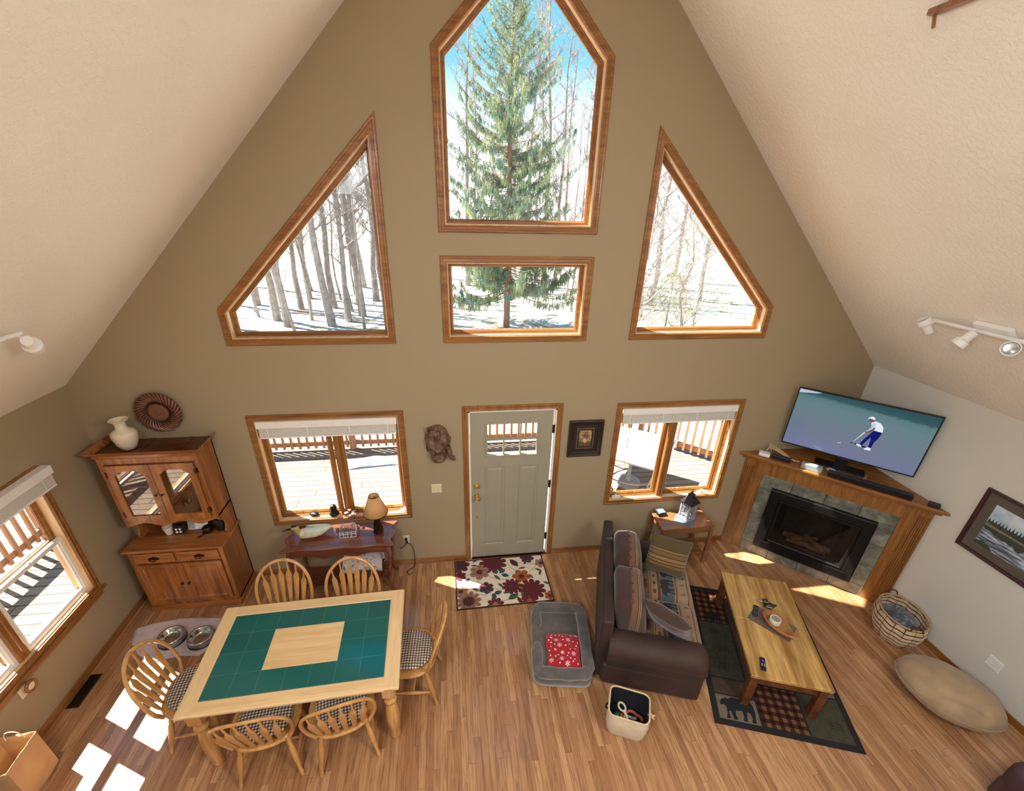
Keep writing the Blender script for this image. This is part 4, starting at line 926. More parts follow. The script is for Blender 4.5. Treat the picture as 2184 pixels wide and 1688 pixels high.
# lake picture on the right wall
mpR = lambda u, v_, d: (XR-d-.0005, u, v_)
M['framep'] = plain('dark mahogany frame', H(64, 34, 32), .35, 0, .2, 14); M['matg'] = plain('olive grey mat', H(92, 84, 72), .8, 0, .06)
pr2 = rect(-2.42, -1.53, 1.19, 1.835)
lp_, mt = framed('framed_picture', 'large framed lake landscape with conifers on the right wall', pr2, mpR, [(0, 0), (0, .024), (.010, .028), (.026, .022), (.032, .012), (.032, .006)], 'framep', 'matg', .085)
t = NT('painted sky'); v = t.coord(); c = t.ramp(t.noise(v, 7, 4), [(.35, H(150, 182, 208)), (.6, H(208, 220, 228))]); M['psky'] = t.pbr(c, .5)
t = NT('painted lake'); v = t.coord((1, 3, 22)); c = t.ramp(t.noise(v, 2.2, 4), [(.38, H(66, 70, 78)), (.5, H(128, 142, 158)), (.62, H(196, 208, 218))]); M['plake'] = t.pbr(c, .5)
M['ptree'] = plain('painted conifers', H(58, 66, 54), .6, 0, .35, 40); M['pshore'] = plain('painted shore', H(124, 116, 98), .6, 0, .3, 40)
(ua, va_), (ub, vb) = mt[0], mt[2]; vh = va_+(vb-va_)*.52
b = B(); P = lambda pts, m, d: b.poly([mpR(u, w_, d) for u, w_ in pts], m)
P(rect(ua, ub, vh, vb), 0, .0085); P(rect(ua, ub, va_, vh), 1, .0085)
tp = [(ub, vh-.01)]; rt = random.Random(3); u = ub; 
while u > ua+.02:
    f = (ub-u)/(ub-ua); hgt = .05+.10*f*rt.uniform(.5, 1.1); tp += [(u-.006, vh+.02+hgt*.4), (u-.014, vh+.02+hgt), (u-.022, vh+.02+hgt*.35)]; u -= .026
tp += [(ua, vh+.05), (ua, vh-.01)]; P(tp, 2, .0090)
tr_ = [(ub, vh-.012)]+[(ub-(ub-ua)*i/24, vh-.025-(.03+.10*i/24)*rt.uniform(.4, 1)) for i in range(25)]+[(ua, vh-.012)]; P(tr_, 2, .0088)
P([(ub, vh+.012), (ub-.25, vh+.004), (ua, vh+.002), (ua, vh-.016), (ub-.2, vh-.014), (ub, vh-.02)], 3, .0094)
P([(ub, va_+.02), (ub-.05, va_+.05), (ub-.11, va_+.035), (ub-.15, va_+.0), (ub, va_)], 2, .0094)
b.obj('print', ['psky', 'plake', 'ptree', 'pshore'], lp_)
b = B(); b.poly([mpR(u, w_, .0115) for u, w_ in inset(pr2, .028)]); b.obj('glazing', 'glass', lp_)

# blinds
def blind(label, x0, x1, mp, zt, wand=None, d0=-.01, d1=.05):
    t_ = thing('window_blind', label, 'blind')
    def bx(b, u0, u1, da, db, za, zb):
        lo_, hi_ = [[b.v(mp(u, w_, d)) for u, w_ in rect(u0, u1, za, zb)] for d in (da, db)]; b.rings([lo_, hi_])
    b = B(); bx(b, x0, x1, d0-.012, d0, zt-.075, zt); bx(b, x0, x1, d0, d1+.01, zt-.012, zt); b.obj('valance', 'white', t_, bevel=.002)
    b = B()
    for i in range(14): bx(b, x0+.012, x1-.012, d0+.004, d1, zt-.083-i*.0068, zt-.079-i*.0068)
    b.obj('slat_stack', 'blind', t_)
    b = B(); bx(b, x0+.012, x1-.012, d0+.002, d1+.002, zt-.196, zt-.178); b.obj('bottom_rail', 'white', t_, bevel=.003)
    b = B()
    for f in (.07, .35, .65, .93): u = x0+(x1-x0)*f; b = B(); bx(b, u-.006, u+.006, d0-.001, d0+.001, zt-.192, zt-.075); b.obj('ladder_tape', 'blind', t_)
    if wand: b = B(); b.cyl(mp(wand, zt-.08, d0), mp(wand+.0, zt-.72, d0), .004, n=6); b.obj('wand', 'plate', t_)
blind('raised white blind in the low window above the console table', -2.612, -1.226, gmap, 2.036)
blind('raised white blind with wand in the low window behind the lantern', 1.248, 2.628, gmap, 2.036, 1.36)
blind('raised white blind with deep valance on the tall side window', -2.29, -.60, lmap, 1.985, None, -.085, -.03)

# ------------------------------------------------------------------ floor things on the left
M['vent'] = plain('dark floor register', H(58, 44, 34), .5, .5, .2)
vt = thing('floor_register', 'dark slotted floor register by the left wall under the tall side window', 'vent', (-4.07, -1.30, 0))
b = B(); b.sweep(rect(-.052, .052, -.16, .16), [(0, .0005), (.004, .006), (.014, .006), (.014, .002)], lambda u, v_, h: (u, v_, h)); b.box(-.04, .04, -.148, .148, .0005, .002); b.obj('frame', 'vent', vt)
b = B()
for i in range(22): y = -.142+i*.0135; b.box(-.037, .037, y, y+.006, .002, .006)
b.obj('grille', 'blackmetal', vt)
b = B()
out = [(-4.02, -.64), (-3.88, -.59), (-3.62, -.555), (-3.40, -.57), (-3.18, -.60), (-3.10, -.70), (-3.12, -.95), (-3.22, -1.05), (-3.40, -1.03), (-3.62, -1.07), (-3.80, -.98), (-3.96, -.82)]
cx, cy = -3.56, -.8; n = 48
def towel(u, w_):
    f = u*len(out); i = int(f) % len(out); p = Vector(out[i]).lerp(Vector(out[(i+1) % len(out)]), f-int(f)); q = Vector((cx, cy)).lerp(p, w_)
    return (q.x, q.y, .004+.010*max(0, w_-.75)*(1+math.sin(u*70))*2*(w_ < .99))
g = b.grid(towel, 72, 10, 0, True); bmesh.ops.remove_doubles(b.b, verts=b.b.verts, dist=1e-5); tag(b.obj('towel', 'towel', None, smooth=True, solid=.004), 'crumpled pale towel spread on the floor under the pet bowls', 'towel')
def bowl(label, loc, first=None):
    if first: return dup(first, loc, 0, label)
    t_ = thing('pet_bowl', label, 'bowl', loc); t_['group'] = 'steel pet bowls on the towel'
    b = B(); b.lathe([(.12, .0), (.125, .006), (.105, .055), (.112, .062), (.118, .06), (.116, .066), (.105, .068), (.096, .062), (.086, .02), (.07, .010), (.001, .010)], 40); b.obj('body', 'steel', t_, smooth=True, ang=1.2)
    b = B(); b.lathe([(.115, -.002), (.127, -.001), (.127, .004), (.12, .005)], 40); b.obj('rubber_base', 'black', t_, smooth=True)
    b = B(); b.lathe([(.090, .040), (.001, .0405)], 32, caps=False); b.obj('water', 'water', t_, smooth=True)
    return t_
M['water'] = glass_mat('water', 1.33, (.9, .95, .95, 1))
b1 = bowl('steel pet bowl of water on the towel, nearer the left wall', (-3.56, -.83, .0125)); bowl('steel pet bowl on the towel, beside the dining table corner', (-3.27, -.865, .0125), b1)
# paper bag
bg = thing('paper_bag', 'open brown paper shopping bag on the floor by the left wall', 'bag', (-3.975, -2.055, 0), R(4))
b = B(); hx_, hy_, hz = .13, .14, .42; nz_ = 8
def wallp(pts, k_):
    def fn(u, w_):
        i = u*4; j = min(3, int(i)); p = Vector(pts[j]).lerp(Vector(pts[(j+1) % 4]), i-j); f = i-j
        crease = .018*math.sin(PI*w_)*math.sin(PI*f)*(-1 if j % 2 else .6); q = noise.noise(Vector((p.x*14, p.y*14, w_*6)))*.016*math.sin(PI*f)
        d = Vector((p.x/hx_, p.y/hy_)); d.normalize(); z = hz*w_
        if j == 3 and w_ > .6: z -= .12*(w_-.6)*math.sin(PI*f)
        return (p.x+d.x*(crease+q), p.y+d.y*(crease+q), z+.003)
    return fn
b.grid(wallp([(hx_, -hy_), (hx_, hy_), (-hx_, hy_), (-hx_, -hy_)], 0), 40, 12, 0, True); b.poly([(hx_, -hy_, .003), (hx_, hy_, .003), (-hx_, hy_, .003), (-hx_, -hy_, .003)]); b.obj('body', 'paper', bg, smooth=True, solid=.0015)
for y in (-.125, .125):
    b = B(); b.tube(bez((-.06, y, .40), (-.06, y*.95, .52), (.06, y*.95, .52), (.06, y, .40), 14), .004, 6); b.obj('handle', 'canvas', bg, smooth=True)
M['zebra'] = stripes('black and white stripes', 0, [(0, H(228, 224, 214)), (.02, H(46, 40, 48)), (.05, H(228, 224, 214)), (.08, H(46, 40, 48)), (.1, H(228, 224, 214))], mott=.05)
b = B(); b.sell(.10, .10, .12, .8, .8, 24, 14, (0, 0, .125), nz=.015, ns=8); tag(b.obj('striped_bundle', 'zebra', None, smooth=True, loc=(-3.98, -2.33, .0)), 'black and white striped bundle on the floor in front of the paper bag', 'bundle')

# ------------------------------------------------------------------ entry rug with flowers
M['rugc'] = plain('cream rug pile', H(222, 210, 190), .95, 0, .06, 20, .4, 200)
for k_, c_ in dict(maroon=(92, 30, 34), plum=(78, 40, 46), rust=(158, 84, 50), tan=(150, 112, 92), teal=(44, 78, 90), green=(72, 84, 66), edge=(64, 28, 32)).items(): M['f_'+k_] = plain('rug '+k_, H(*c_), .95, 0, .18, 30, .4, 200)
er = thing('entry_rug', 'floral rug in cream, maroon and rust in front of the door', 'rug', (-.128, -.405, 0), R(.7))
b = B(); b.box(-.5535, .5535, -.372, .372, .001, .008); fld = b.obj('pile', 'rugc', er)
b = B(); b.sweep(rect(-.5535, .5535, -.372, .372), [(-.004, .001), (-.004, .0105), (.010, .0105), (.010, .001)], lambda u, v_, h: (u, v_, h)); b.obj('binding', 'f_edge', er)
KM = ['f_maroon', 'f_plum', 'f_rust', 'f_tan', 'f_teal', 'f_green']
b = B(); lay = [0.0083]
CLIP = (-.542, .542, -.361, .361)
def rugpoly(pts, m):
    # clip to the rug's field
    for ax_, lim, sg in ((0, CLIP[0], 1), (0, CLIP[1], -1), (1, CLIP[2], 1), (1, CLIP[3], -1)):
        out_ = []
        for i in range(len(pts)):
            p, q = pts[i], pts[(i+1) % len(pts)]; dp, dq = (p[ax_]-lim)*sg, (q[ax_]-lim)*sg
            if dp >= 0: out_.append(p)
            if dp*dq < 0: f = dp/(dp-dq); out_.append((p[0]+(q[0]-p[0])*f, p[1]+(q[1]-p[1])*f))
        pts = out_
        if len(pts) < 3: return
    lay[0] += .00001; b.poly([(x, y, lay[0]) for x, y in pts], m)
def flower(x, y, r, n, m, mc, a0=0, r2=.62):
    def pet(rr_, k_, a, mm):
        pts = [(x, y)]
        for i in range(9):
            f = i/8; g = a+(f-.5)*2*PI/n*1.05; q = rr_*(.62+.38*math.sin(PI*f)**.6); pts.append((x+q*math.cos(g), y+q*math.sin(g)))
        rugpoly(pts, mm)
    for i in range(n): pet(r, 0, a0+2*PI*i/n, m)
    for i in range(n): a = a0+2*PI*i/n; rugpoly([(x, y), (x+r*.8*math.cos(a-.03), y+r*.8*math.sin(a-.03)), (x+r*.8*math.cos(a+.03), y+r*.8*math.sin(a+.03))], mc)
    for i in range(n): pet(r*r2*.55, 0, a0+PI/n+2*PI*i/n, mc)
def leaf(x, y, L, a, m, w_=.32):
    pts = [(x+L*f*math.cos(a)-w_*L*.5*math.sin(PI*f)*sg*math.sin(a), y+L*f*math.sin(a)+w_*L*.5*math.sin(PI*f)*sg*math.cos(a)) for sg, fs in ((1, [i/8 for i in range(9)]), (-1, [i/8 for i in range(7, 0, -1)])) for f in fs]
    rugpoly(pts, m)
def stem(x0, y0, x1, y1, m=3):
    mx_, my_ = (x0+x1)/2+(y1-y0)*.2, (y0+y1)/2-(x1-x0)*.2; pr2_ = (x0, y0)
    for i in range(1, 9):
        f = i/8; q = ((1-f)**2*x0+2*f*(1-f)*mx_+f*f*x1, (1-f)**2*y0+2*f*(1-f)*my_+f*f*y1); dx, dy = q[0]-pr2_[0], q[1]-pr2_[1]; L = math.hypot(dx, dy) or 1; ox, oy = -dy/L*.003, dx/L*.003
        rugpoly([(pr2_[0]+ox, pr2_[1]+oy), (q[0]+ox, q[1]+oy), (q[0]-ox, q[1]-oy), (pr2_[0]-ox, pr2_[1]-oy)], m); pr2_ = q
for q in ((-.5, .1, -.25, .25), (-.3, .02, .05, -.15), (-.2, .12, .1, .0), (.2, .3, .45, .22), (-.1, -.3, .25, -.2), (.1, .3, .2, .12), (.35, .1, .5, .3), (-.45, -.1, -.2, -.2)): stem(*q)
flower(-.08, .29, .175, 11, 0, 1, .2); flower(-.26, .16, .125, 6, 3, 0, .4); flower(-.50, .30, .13, 7, 1, 1, .1); flower(.24, .03, .115, 6, 2, 1, .9); flower(.10, -.11, .12, 10, 0, 1, .1); flower(.33, -.185, .165, 11, 0, 0, .3)
flower(-.50, .12, .08, 6, 0, 1, .5); flower(-.42, -.27, .15, 11, 3, 1, .1, .9); flower(-.50, -.12, .09, 7, 3, 1, .3); flower(-.12, -.35, .10, 8, 0, 3, .2); flower(.36, .33, .09, 6, 1, 1, .8); flower(.52, .22, .08, 6, 3, 1, .2); flower(-.20, -.10, .09, 6, 1, 1, .5); flower(.27, -.345, .10, 6, 0, 2, .4); flower(.52, -.30, .07, 6, 2, 0, .4)
for q in ((.14, .33, .16, -1.0, 1, .5), (-.02, .0, .12, 2.2, 5), (-.06, -.04, .1, -.9, 5), (.03, -.30, .15, .5, 5, .5), (.22, .16, .1, .1, 5), (.3, .22, .1, .9, 5), (.42, .14, .1, -.5, 5), (.46, .02, .1, 1.2, 5), (.48, -.08, .1, -.6, 5), (-.34, .33, .09, .5, 4), (-.36, .28, .09, -.2, 4), (-.02, .11, .1, .7, 4, .6), (.0, .09, .1, -.4, 4, .6), (-.06, .10, .08, 1.5, 4, .6), (-.12, -.2, .1, .3, 4, .6), (-.14, -.19, .09, -1.2, 4, .6), (-.16, -.18, .08, 2.4, 4, .6), (-.28, -.14, .1, 2.6, 5), (-.02, -.2, .1, .1, 4), (.4, .25, .08, 2.6, 5), (-.44, .03, .07, .6, 4, .6), (.14, -.27, .12, -1.2, 0, .4), (.38, -.02, .09, 2.1, 5), (.2, -.30, .1, 1.5, 5)): leaf(*q)
b.obj('flower_pattern', KM, fld)

# ------------------------------------------------------------------ pet bed and blanket
bd = thing('pet_bed', 'grey plush bolster pet bed on the floor behind the sofa', 'pet bed', (.345, -1.375, 0), R(-9.3))
b = B(); b.sell(.285, .42, .07, .25, .25, 36, 12, (0, 0, .072), nz=.006, ns=6); b.obj('mattress', 'greyplush', bd, smooth=True, ang=2)
b = B(); pl = [(-.235, -.05, .135), (-.24, -.32, .165), (-.21, -.378, .168), (0, -.385, .168), (.20, -.378, .168), (.24, -.32, .172), (.24, 0, .172), (.235, .31, .172), (.20, .365, .172), (0, .37, .17), (-.20, .365, .168), (-.238, .31, .165), (-.238, .12, .145)]
pts = []
for i in range(len(pl)-1): pts += [Vector(pl[i]).lerp(Vector(pl[i+1]), k_/4) for k_ in range(4)]
pts.append(Vector(pl[-1])); b.tube(pts, [.03]+[.056+.004*math.sin(i*1.7) for i in range(len(pts)-2)]+[.03], 12, flat=(1, 1)); b.obj('bolster', 'greyplush', bd, smooth=True)
M['red'] = plain('red fleece', H(170, 14, 30), .9, 0, .1, 12, .3, 150, 0, .4); M['snow'] = plain('white snowflake print', H(236, 214, 212), .9)
ta = thing('blanket', 'red blanket with white snowflakes bunched in the pet bed', 'blanket', (.337, -1.512, .150), R(-9.3))
def bz(x, y): e = max(0, 1-(abs(x)/.176)**6)*max(0, 1-(abs(y)/.182)**6); return .012+.030*e+.020*e*noise.noise(Vector((x*9, y*9, 3)))
def bl(u, w_):
    x, y = -.160+.320*u, -.178+.356*w_; x2 = x*(1+.04*math.sin(y*18)); y2 = y*(1+.03*math.sin(x*16+1)); return (x2, y2, bz(x, y))
b = B(); b.grid(bl, 34, 32); rt = random.Random(9); pl_s = []
def fl_(x, y, r, n, a0):
    def P_(px, py): u, w_ = (px+.160)/.320, (py+.178)/.356; q = bl(u, w_); return (q[0], q[1], q[2]+.0015)
    for i in range(n):
        a = a0+2*PI*i/n; d, e = (math.cos(a), math.sin(a)), (-math.sin(a), math.cos(a)); h_ = .0028
        b.poly([P_(x+d[0]*f*r+e[0]*g, y+d[1]*f*r+e[1]*g) for f, g in ((.1, -h_*.6), (.7, -h_*1.3), (1, 0), (.7, h_*1.3), (.1, h_*.6))], 1)
        if r > .014: b.poly([P_(x+d[0]*r*.55+e[0]*r*.35*s_+d[0]*r*.2*abs(s_), y+d[1]*r*.55+e[1]*r*.35*s_+d[1]*r*.2*abs(s_)) for s_ in (-1, 0, 1)]+[P_(x+d[0]*r*.42, y+d[1]*r*.42)], 1)
for _ in range(400):
    x, y, r = rt.uniform(-.14, .14), rt.uniform(-.155, .155), rt.choice((.026, .022, .014, .009, .007))
    if all(math.hypot(x-p[0], y-p[1]) > r+p[2]+.013 for p in pl_s): pl_s.append((x, y, r)); fl_(x, y, r, 6 if r > .01 else 5, rt.random())
b.obj('fleece', ['red', 'snow'], ta, smooth=True)
# ------------------------------------------------------------------ toy basket
tb = thing('toy_basket', 'cream canvas storage bin with dark lining and rope rim in front of the sofa arm', 'basket', (.742, -2.165, 0), R(-24))
rs = [(.84, .004), (.93, .05), (1.0, .13), (1.03, .20), (.99, .285)]
def bin_(b, k_, z, n=6): return [b.v((x*k_, y*k_, z+.018*abs(math.cos(math.atan2(y, x)*2))*(z > .25))) for x, y in rr(.168, .135, .055, n)]
b = B(); b.rings([bin_(b, k_, z) for k_, z in rs], caps=False); b.f(bin_(b, .84, .004)); b.obj('canvas_side', 'canvas', tb, smooth=True)
b = B(); b.rings([bin_(b, k_-.035, z) for k_, z in reversed(rs)], caps=False); b.f(bin_(b, .80, .012)); b.obj('lining', 'navy', tb, smooth=True)
b = B(); b.tube([(x*.985, y*.985, .286+.018*abs(math.cos(math.atan2(y, x)*2))) for x, y in rr(.168, .135, .055, 6)], .0075, 8, True); b.obj('rope_rim', 'rope', tb, smooth=True)
b = B(); b.tube([(.165, .0, .22), (.185, .01, .235), (.20, .0, .215)], .011, 8); b.tube([(.195, .0, .22), (.22, .015, .225)], [.012, .004], 8); b.tube([(.195, .0, .22), (.215, -.02, .215)], [.012, .004], 8); b.obj('rope_knot', 'rope', tb, smooth=True)
b = B(); b.tube([(-.165, -.06, .25), (-.185, -.05, .235), (-.185, -.02, .235), (-.165, -.01, .25)], .008, 8); b.obj('side_loop', 'navy', tb, smooth=True)
def inb(x, y, z):
    c_, s_ = math.cos(R(-24)), math.sin(R(-24)); return (.742+c_*x-s_*y, -2.165+s_*x+c_*y, z)
M['gtoy'] = plain('green rubber', H(30, 110, 44), .5, 0, .2); M['otoy'] = plain('orange plush', H(170, 108, 58), .9, 0, .2, 20); M['rtoy'] = plain('rust rope', H(160, 84, 62), .9, 0, .25, 30); M['bone'] = plain('cream chew', H(214, 198, 170), .7, 0, .1)
b = B(); b.sell(.045, .038, .04, 1, 1, 18, 10); simple('dog_toy', 'green rubber toy in the canvas bin', 'toy', b, 'gtoy', inb(-.07, .015, .06), smooth=True)
b = B(); b.tube([(.028*math.cos(2*PI*i/20), .038*math.sin(2*PI*i/20), 0) for i in range(20)], .009, 8, True); b.tube([(0, -.04, 0), (.004, -.075, -.01), (0, -.10, -.02)], .012, 8); simple('dog_toy', 'cream loop-ended chew toy in the canvas bin', 'toy', b, 'bone', inb(-.045, .06, .14), R(8), smooth=True)
b = B(); b.tube([(.09*math.cos(PI*i/16), .075*math.sin(PI*i/16), .01*math.sin(i)) for i in range(17)], .013, 8); simple('dog_toy', 'rust coloured rope toy curved across the canvas bin', 'toy', b, 'rtoy', inb(.045, -.01, .10), R(-14), smooth=True)
b = B(); b.sell(.04, .03, .03, 1, 1, 16, 10); b.sell(.018, .018, .018, 1, 1, 10, 8, (.04, .01, .01)); simple('dog_toy', 'small orange plush toy in the canvas bin', 'toy', b, 'otoy', inb(.085, -.05, .06), smooth=True)
b = B(); b.tube([(-.04, 0, 0), (.0, .012, 0), (.045, 0, 0)], .011, 8); b.sell(.017, .015, .013, 1, 1, 10, 8, (.05, .006, 0)); b.sell(.017, .015, .013, 1, 1, 10, 8, (-.045, .006, 0)); simple('dog_toy', 'cream bone-shaped toy in the middle of the canvas bin', 'toy', b, 'bone', inb(.03, .035, .055), R(-20), smooth=True)
b = B(); b.sell(.04, .022, .016, 1, 1, 16, 8); b.sell(.018, .02, .016, 1, 1, 10, 8, (.036, .01, .003)); simple('dog_toy', 'cream flat toy near the front of the canvas bin', 'toy', b, 'bone', inb(-.01, -.085, .05), R(15), smooth=True)

for o in COL.objects:
    if o.name.startswith('dog_toy'): o['group'] = 'dog toys in the canvas bin'
# ------------------------------------------------------------------ sofa
from mathutils.bvhtree import BVHTree
SA = R(-19); SO = Vector((.598, -1.80, 0))
so = thing('sofa', 'brown suede loveseat with southwest patterned cushions', 'sofa', SO, SA)
SLN, SD = 1.545, .865
b = B(); b.box(.02, .80, .02, SLN-.02, .05, .30); b.obj('base', 'leather', so, bevel=.03, seg=3)
b = B(); b.box(-.03, .075, .075, SLN-.02, .04, .79); b.obj('back_frame', 'leather', so, bevel=.025, seg=4, smooth=True)
def arm(y0, s_, nm):
    b = B()
    prof = []
    for i in range(25):
        a = R(-60+300*i/24-90); prof.append((y0+s_*(-.0)+.135*math.cos(a), .475+.125*math.sin(a)))
    # rolled top on a narrower panel
    yin = y0+s_*.09; yo = y0-s_*.10
    pts = [(yo, .05), (yo-s_*.0, .36)]+[(y0-s_*.14*math.cos(R(a)), .475+.125*math.sin(R(a))) for a in range(-35, 216, 10)]+[(yin, .36), (yin, .05)]
    xs = [(.06, .985), (.10, 1), (.84, 1), (.885, .97), (.905, .90)]
    rings = []
    for x, k_ in xs:
        rings.append([b.v((x, y0+(p-y0)*k_, .05+(q-.05)*(k_ if q > .3 else 1))) for p, q in pts])
    b.rings(rings); o = b.obj(nm, 'leather', so, smooth=True, ang=1.0)
    return o
arm(.125, 1, 'arm'); arm(SLN-.125, -1, 'arm')
BEAR = [(-.50, .10), (-.46, .20), (-.40, .26), (-.33, .27), (-.30, .33), (-.25, .27), (-.10, .36), (.08, .33), (.22, .36), (.38, .33), (.46, .22), (.48, .05), (.47, -.12), (.44, -.33), (.34, -.33), (.33, -.26), (.37, -.22), (.33, -.06), (.27, -.02), (.22, -.12), (.20, -.33), (.10, -.33), (.09, -.27), (.13, -.22), (.12, -.03),
        (-.08, -.05), (-.10, -.18), (-.07, -.33), (-.18, -.33), (-.20, -.18), (-.22, -.08), (-.28, -.12), (-.27, -.33), (-.38, -.33), (-.37, -.27), (-.33, -.20), (-.32, .0), (-.38, .08), (-.46, .05)]
def decal(b, shape, cx, cy, s_, rot, zf, m, subdiv=True):
    c_, q_ = math.cos(rot), math.sin(rot)
    pts = [(cx+s_*(c_*x-q_*y), cy+s_*(q_*x+c_*y)) for x, y in shape]
    tri = tessellate_polygon([[Vector((*p, 0)) for p in pts]]); vs = [b.v((x, y, zf(x, y))) for x, y in pts]
    for t_ in tri: b.f([vs[i] for i in t_], m)
M['bear'] = plain('dark bear weave', H(44, 42, 48), .95, 0, .15, 40); M['motif'] = plain('dark motif weave', H(84, 56, 46), .95, 0, .15, 40)
for j, (ya, yb) in enumerate(((.245, .772), (.774, SLN-.245))):
    w_, d_, cy, cx = (yb-ya)/2, .30, (ya+yb)/2, .615
    b = B()
    def zt(x, y): return .395+.085*max(0, (1-min(.999, abs((x-cx)/.312))**5)*(1-min(.999, abs((y-cy)/w_))**5))**.4+.016*(1-((x-cx)/.312)**2)*(1-((y-cy)/w_)**2)
    b.grid(lambda u, v_: (cx-.312+.624*u, cy-w_+2*w_*v_, zt(cx-.312+.624*u, cy-w_+2*w_*v_)), 30, 30)
    b.grid(lambda u, v_: (cx-.312+.624*u, cy-w_+2*w_*v_, .395-(.085)*max(0, (1-min(.999, abs((2*u-1)))**5)*(1-min(.999, abs(2*v_-1))**5))**.4), 12, 12)
    for k_ in range(2): decal(b, BEAR, .665, ya+.14+k_*.225, .205, R(90), lambda x, y: zt(x, y)+.003, 1)
    for k_ in range(2): decal(b, [(-.5, -.2), (-.1, -.3), (.1, -.2), (.5, -.3), (.5, .1), (.1, .3), (-.2, .15), (-.5, .25)], .425, ya+.15+k_*.2, .12, R(90), lambda x, y: zt(x, y)+.003, 2)
    for k_ in range(5): decal(b, [(-.5, 0), (-.15, .35), (0, .15), (.15, .35), (.5, 0), (.15, -.35), (0, -.15), (-.15, -.35)], .53, ya+.07+k_*.1, .05, R(90), lambda x, y: zt(x, y)+.003, 2)
    for k_ in range(4): decal(b, [(-.5, .02), (0, .05), (.2, .3), (.26, .28), (.12, .05), (.5, .02), (.5, -.03), (.1, -.03), (.25, -.25), (.2, -.28), (0, -.03), (-.5, -.02)], .815, ya+.08+k_*.12, .07, R(25), lambda x, y: zt(x, y)+.003, 2)
    b.obj('seat_cushion', ['seatstripe', 'bear', 'motif'], so, smooth=True, ang=2)
for j, (ya, yb) in enumerate(((.215, .785), (.79, SLN-.20))):
    b = B(); b.sell(.145, (yb-ya)/2, .225, .55, .36, 40, 26, (.235, (ya+yb)/2, .665), nz=.016, ns=7)
    for p in b.b.verts: p.co.x -= (p.co.z-.665)*.16
    bm_ = b.b; bm_.normal_update(); tree_ = BVHTree.FromBMesh(bm_)
    for k_ in range(5):
        y = ya+.07+k_*.1; sh = [(-.5, 0), (-.25, .2), (0, .42), (.25, .2), (.5, 0), (.25, -.2), (0, -.42), (-.25, -.2)]; pp = []
        for px, py in sh:
            h_ = tree_.ray_cast(Vector((.222+.05*px, y+.06*py, 2)), Vector((0, 0, -1)))
            if h_[0] is not None: pp.append(h_[0]+h_[1]*.003)
        ce = sum(pp, Vector())/max(1, len(pp)); h_ = tree_.ray_cast(Vector((ce.x, ce.y, 2)), Vector((0, 0, -1)))
        if len(pp) == 8 and h_[0] is not None:
            ce = h_[0]+Vector((0, 0, .0035))
            for q_ in range(8): b.poly([ce, pp[q_], pp[(q_+1) % 8]], 1)
    b.obj('back_cushion', ['backstripe', 'motif'], so, smooth=True, ang=2)
# loose pillows
p1_ = thing('throw_pillow', 'olive patterned square pillow at the far end of the sofa by the end table', 'pillow', so.matrix_world @ Vector((0, 0, 0)))
def sofa_pt(x, y, z): c_, s_ = math.cos(SA), math.sin(SA); return Vector((SO.x+c_*x-s_*y, SO.y+s_*x+c_*y, z))
p1_.location = sofa_pt(.61, 1.10, .742); p1_.rotation_euler = (R(70), R(5), SA+R(-6))
p1_.location.x += .035
b = B(); b.pillow(.43, .43, .15, 18, seed=3)
b.obj('cover', 'pillow1', p1_, smooth=True, ang=2)
b = B(); q = [(-.205, -.205), (.205, -.205), (.205, .205), (-.205, .205)]
b.tube([Vector((*q[i], 0)).lerp(Vector((*q[(i+1) % 4], 0)), k_/8)*(1-.055*math.sin(PI*k_/8)) for i in range(4) for k_ in range(8)], .006, 6, True); b.obj('piping', 'leather', p1_, smooth=True)
p2_ = thing('throw_pillow', 'brown patterned square pillow leaning edge-up at the near end of the sofa', 'pillow', sofa_pt(.50, .25, .71)); p2_.rotation_euler = (R(122), 0, R(-52)); p2_.location += Vector((.062, 0, .02))
b = B(); b.pillow(.44, .43, .15, 18, seed=8); b.obj('cover', 'pillow2', p2_, smooth=True, ang=2)
b = B(); b.tube([Vector((*q[i], 0)).lerp(Vector((*q[(i+1) % 4], 0)), k_/8)*(1-.055*math.sin(PI*k_/8)) for i in range(4) for k_ in range(8)], .006, 6, True); b.obj('piping', 'leather', p2_, smooth=True)

# ------------------------------------------------------------------ end table and its things
et = thing('end_table', 'small brown wooden end table under the right window', 'table', (2.14, -.212, 0))
b = B(); b.box(-.335, .335, -.185, .185, .575, .60); top = b.obj('top', 'walnut', et, bevel=.012, seg=3)
b = B(); b.box(-.335, .335, -.0015, .0015, .5995, .6006); b.box(-.002, .001, -.185, .0, .5995, .6006); b.obj('plank_seam', 'pine_dark', top)
b = B(); b.box(-.30, .30, -.155, -.14, .49, .575); b.box(-.30, .30, .14, .155, .49, .575); b.box(-.305, -.29, -.15, .15, .49, .575); b.box(.29, .305, -.15, .15, .49, .575); b.obj('apron', 'walnut', et)
for sx in (-1, 1):
    for sy in (-1, 1):
        b = B(); b.prism([(sx*.315-.022, sy*.163-.018), (sx*.315+.022, sy*.163-.018), (sx*.315+.022, sy*.163+.018), (sx*.315-.022, sy*.163+.018)], 0, .575, 'z'); b.obj('leg', 'walnut', et, bevel=.005)
b = B(); b.box(-.30, .30, -.14, .14, .13, .15); b.obj('lower_shelf', 'walnut', et)
ln = thing('lantern', 'grey wooden candle lantern with dark tin roof on the end table', 'lantern', (2.19, -.21, .6065), R(24))
b = B(); b.box(-.078, .078, -.078, .078, .0, .018); b.box(-.066, .066, -.066, .066, .018, .034); b.obj('base', 'lantern', ln, bevel=.004)
for sx in (-1, 1):
    for sy in (-1, 1): b = B(); b.box(sx*.061-.009, sx*.061+.009, sy*.061-.009, sy*.061+.009, .034, .235); b.obj('post', 'lantern', ln)
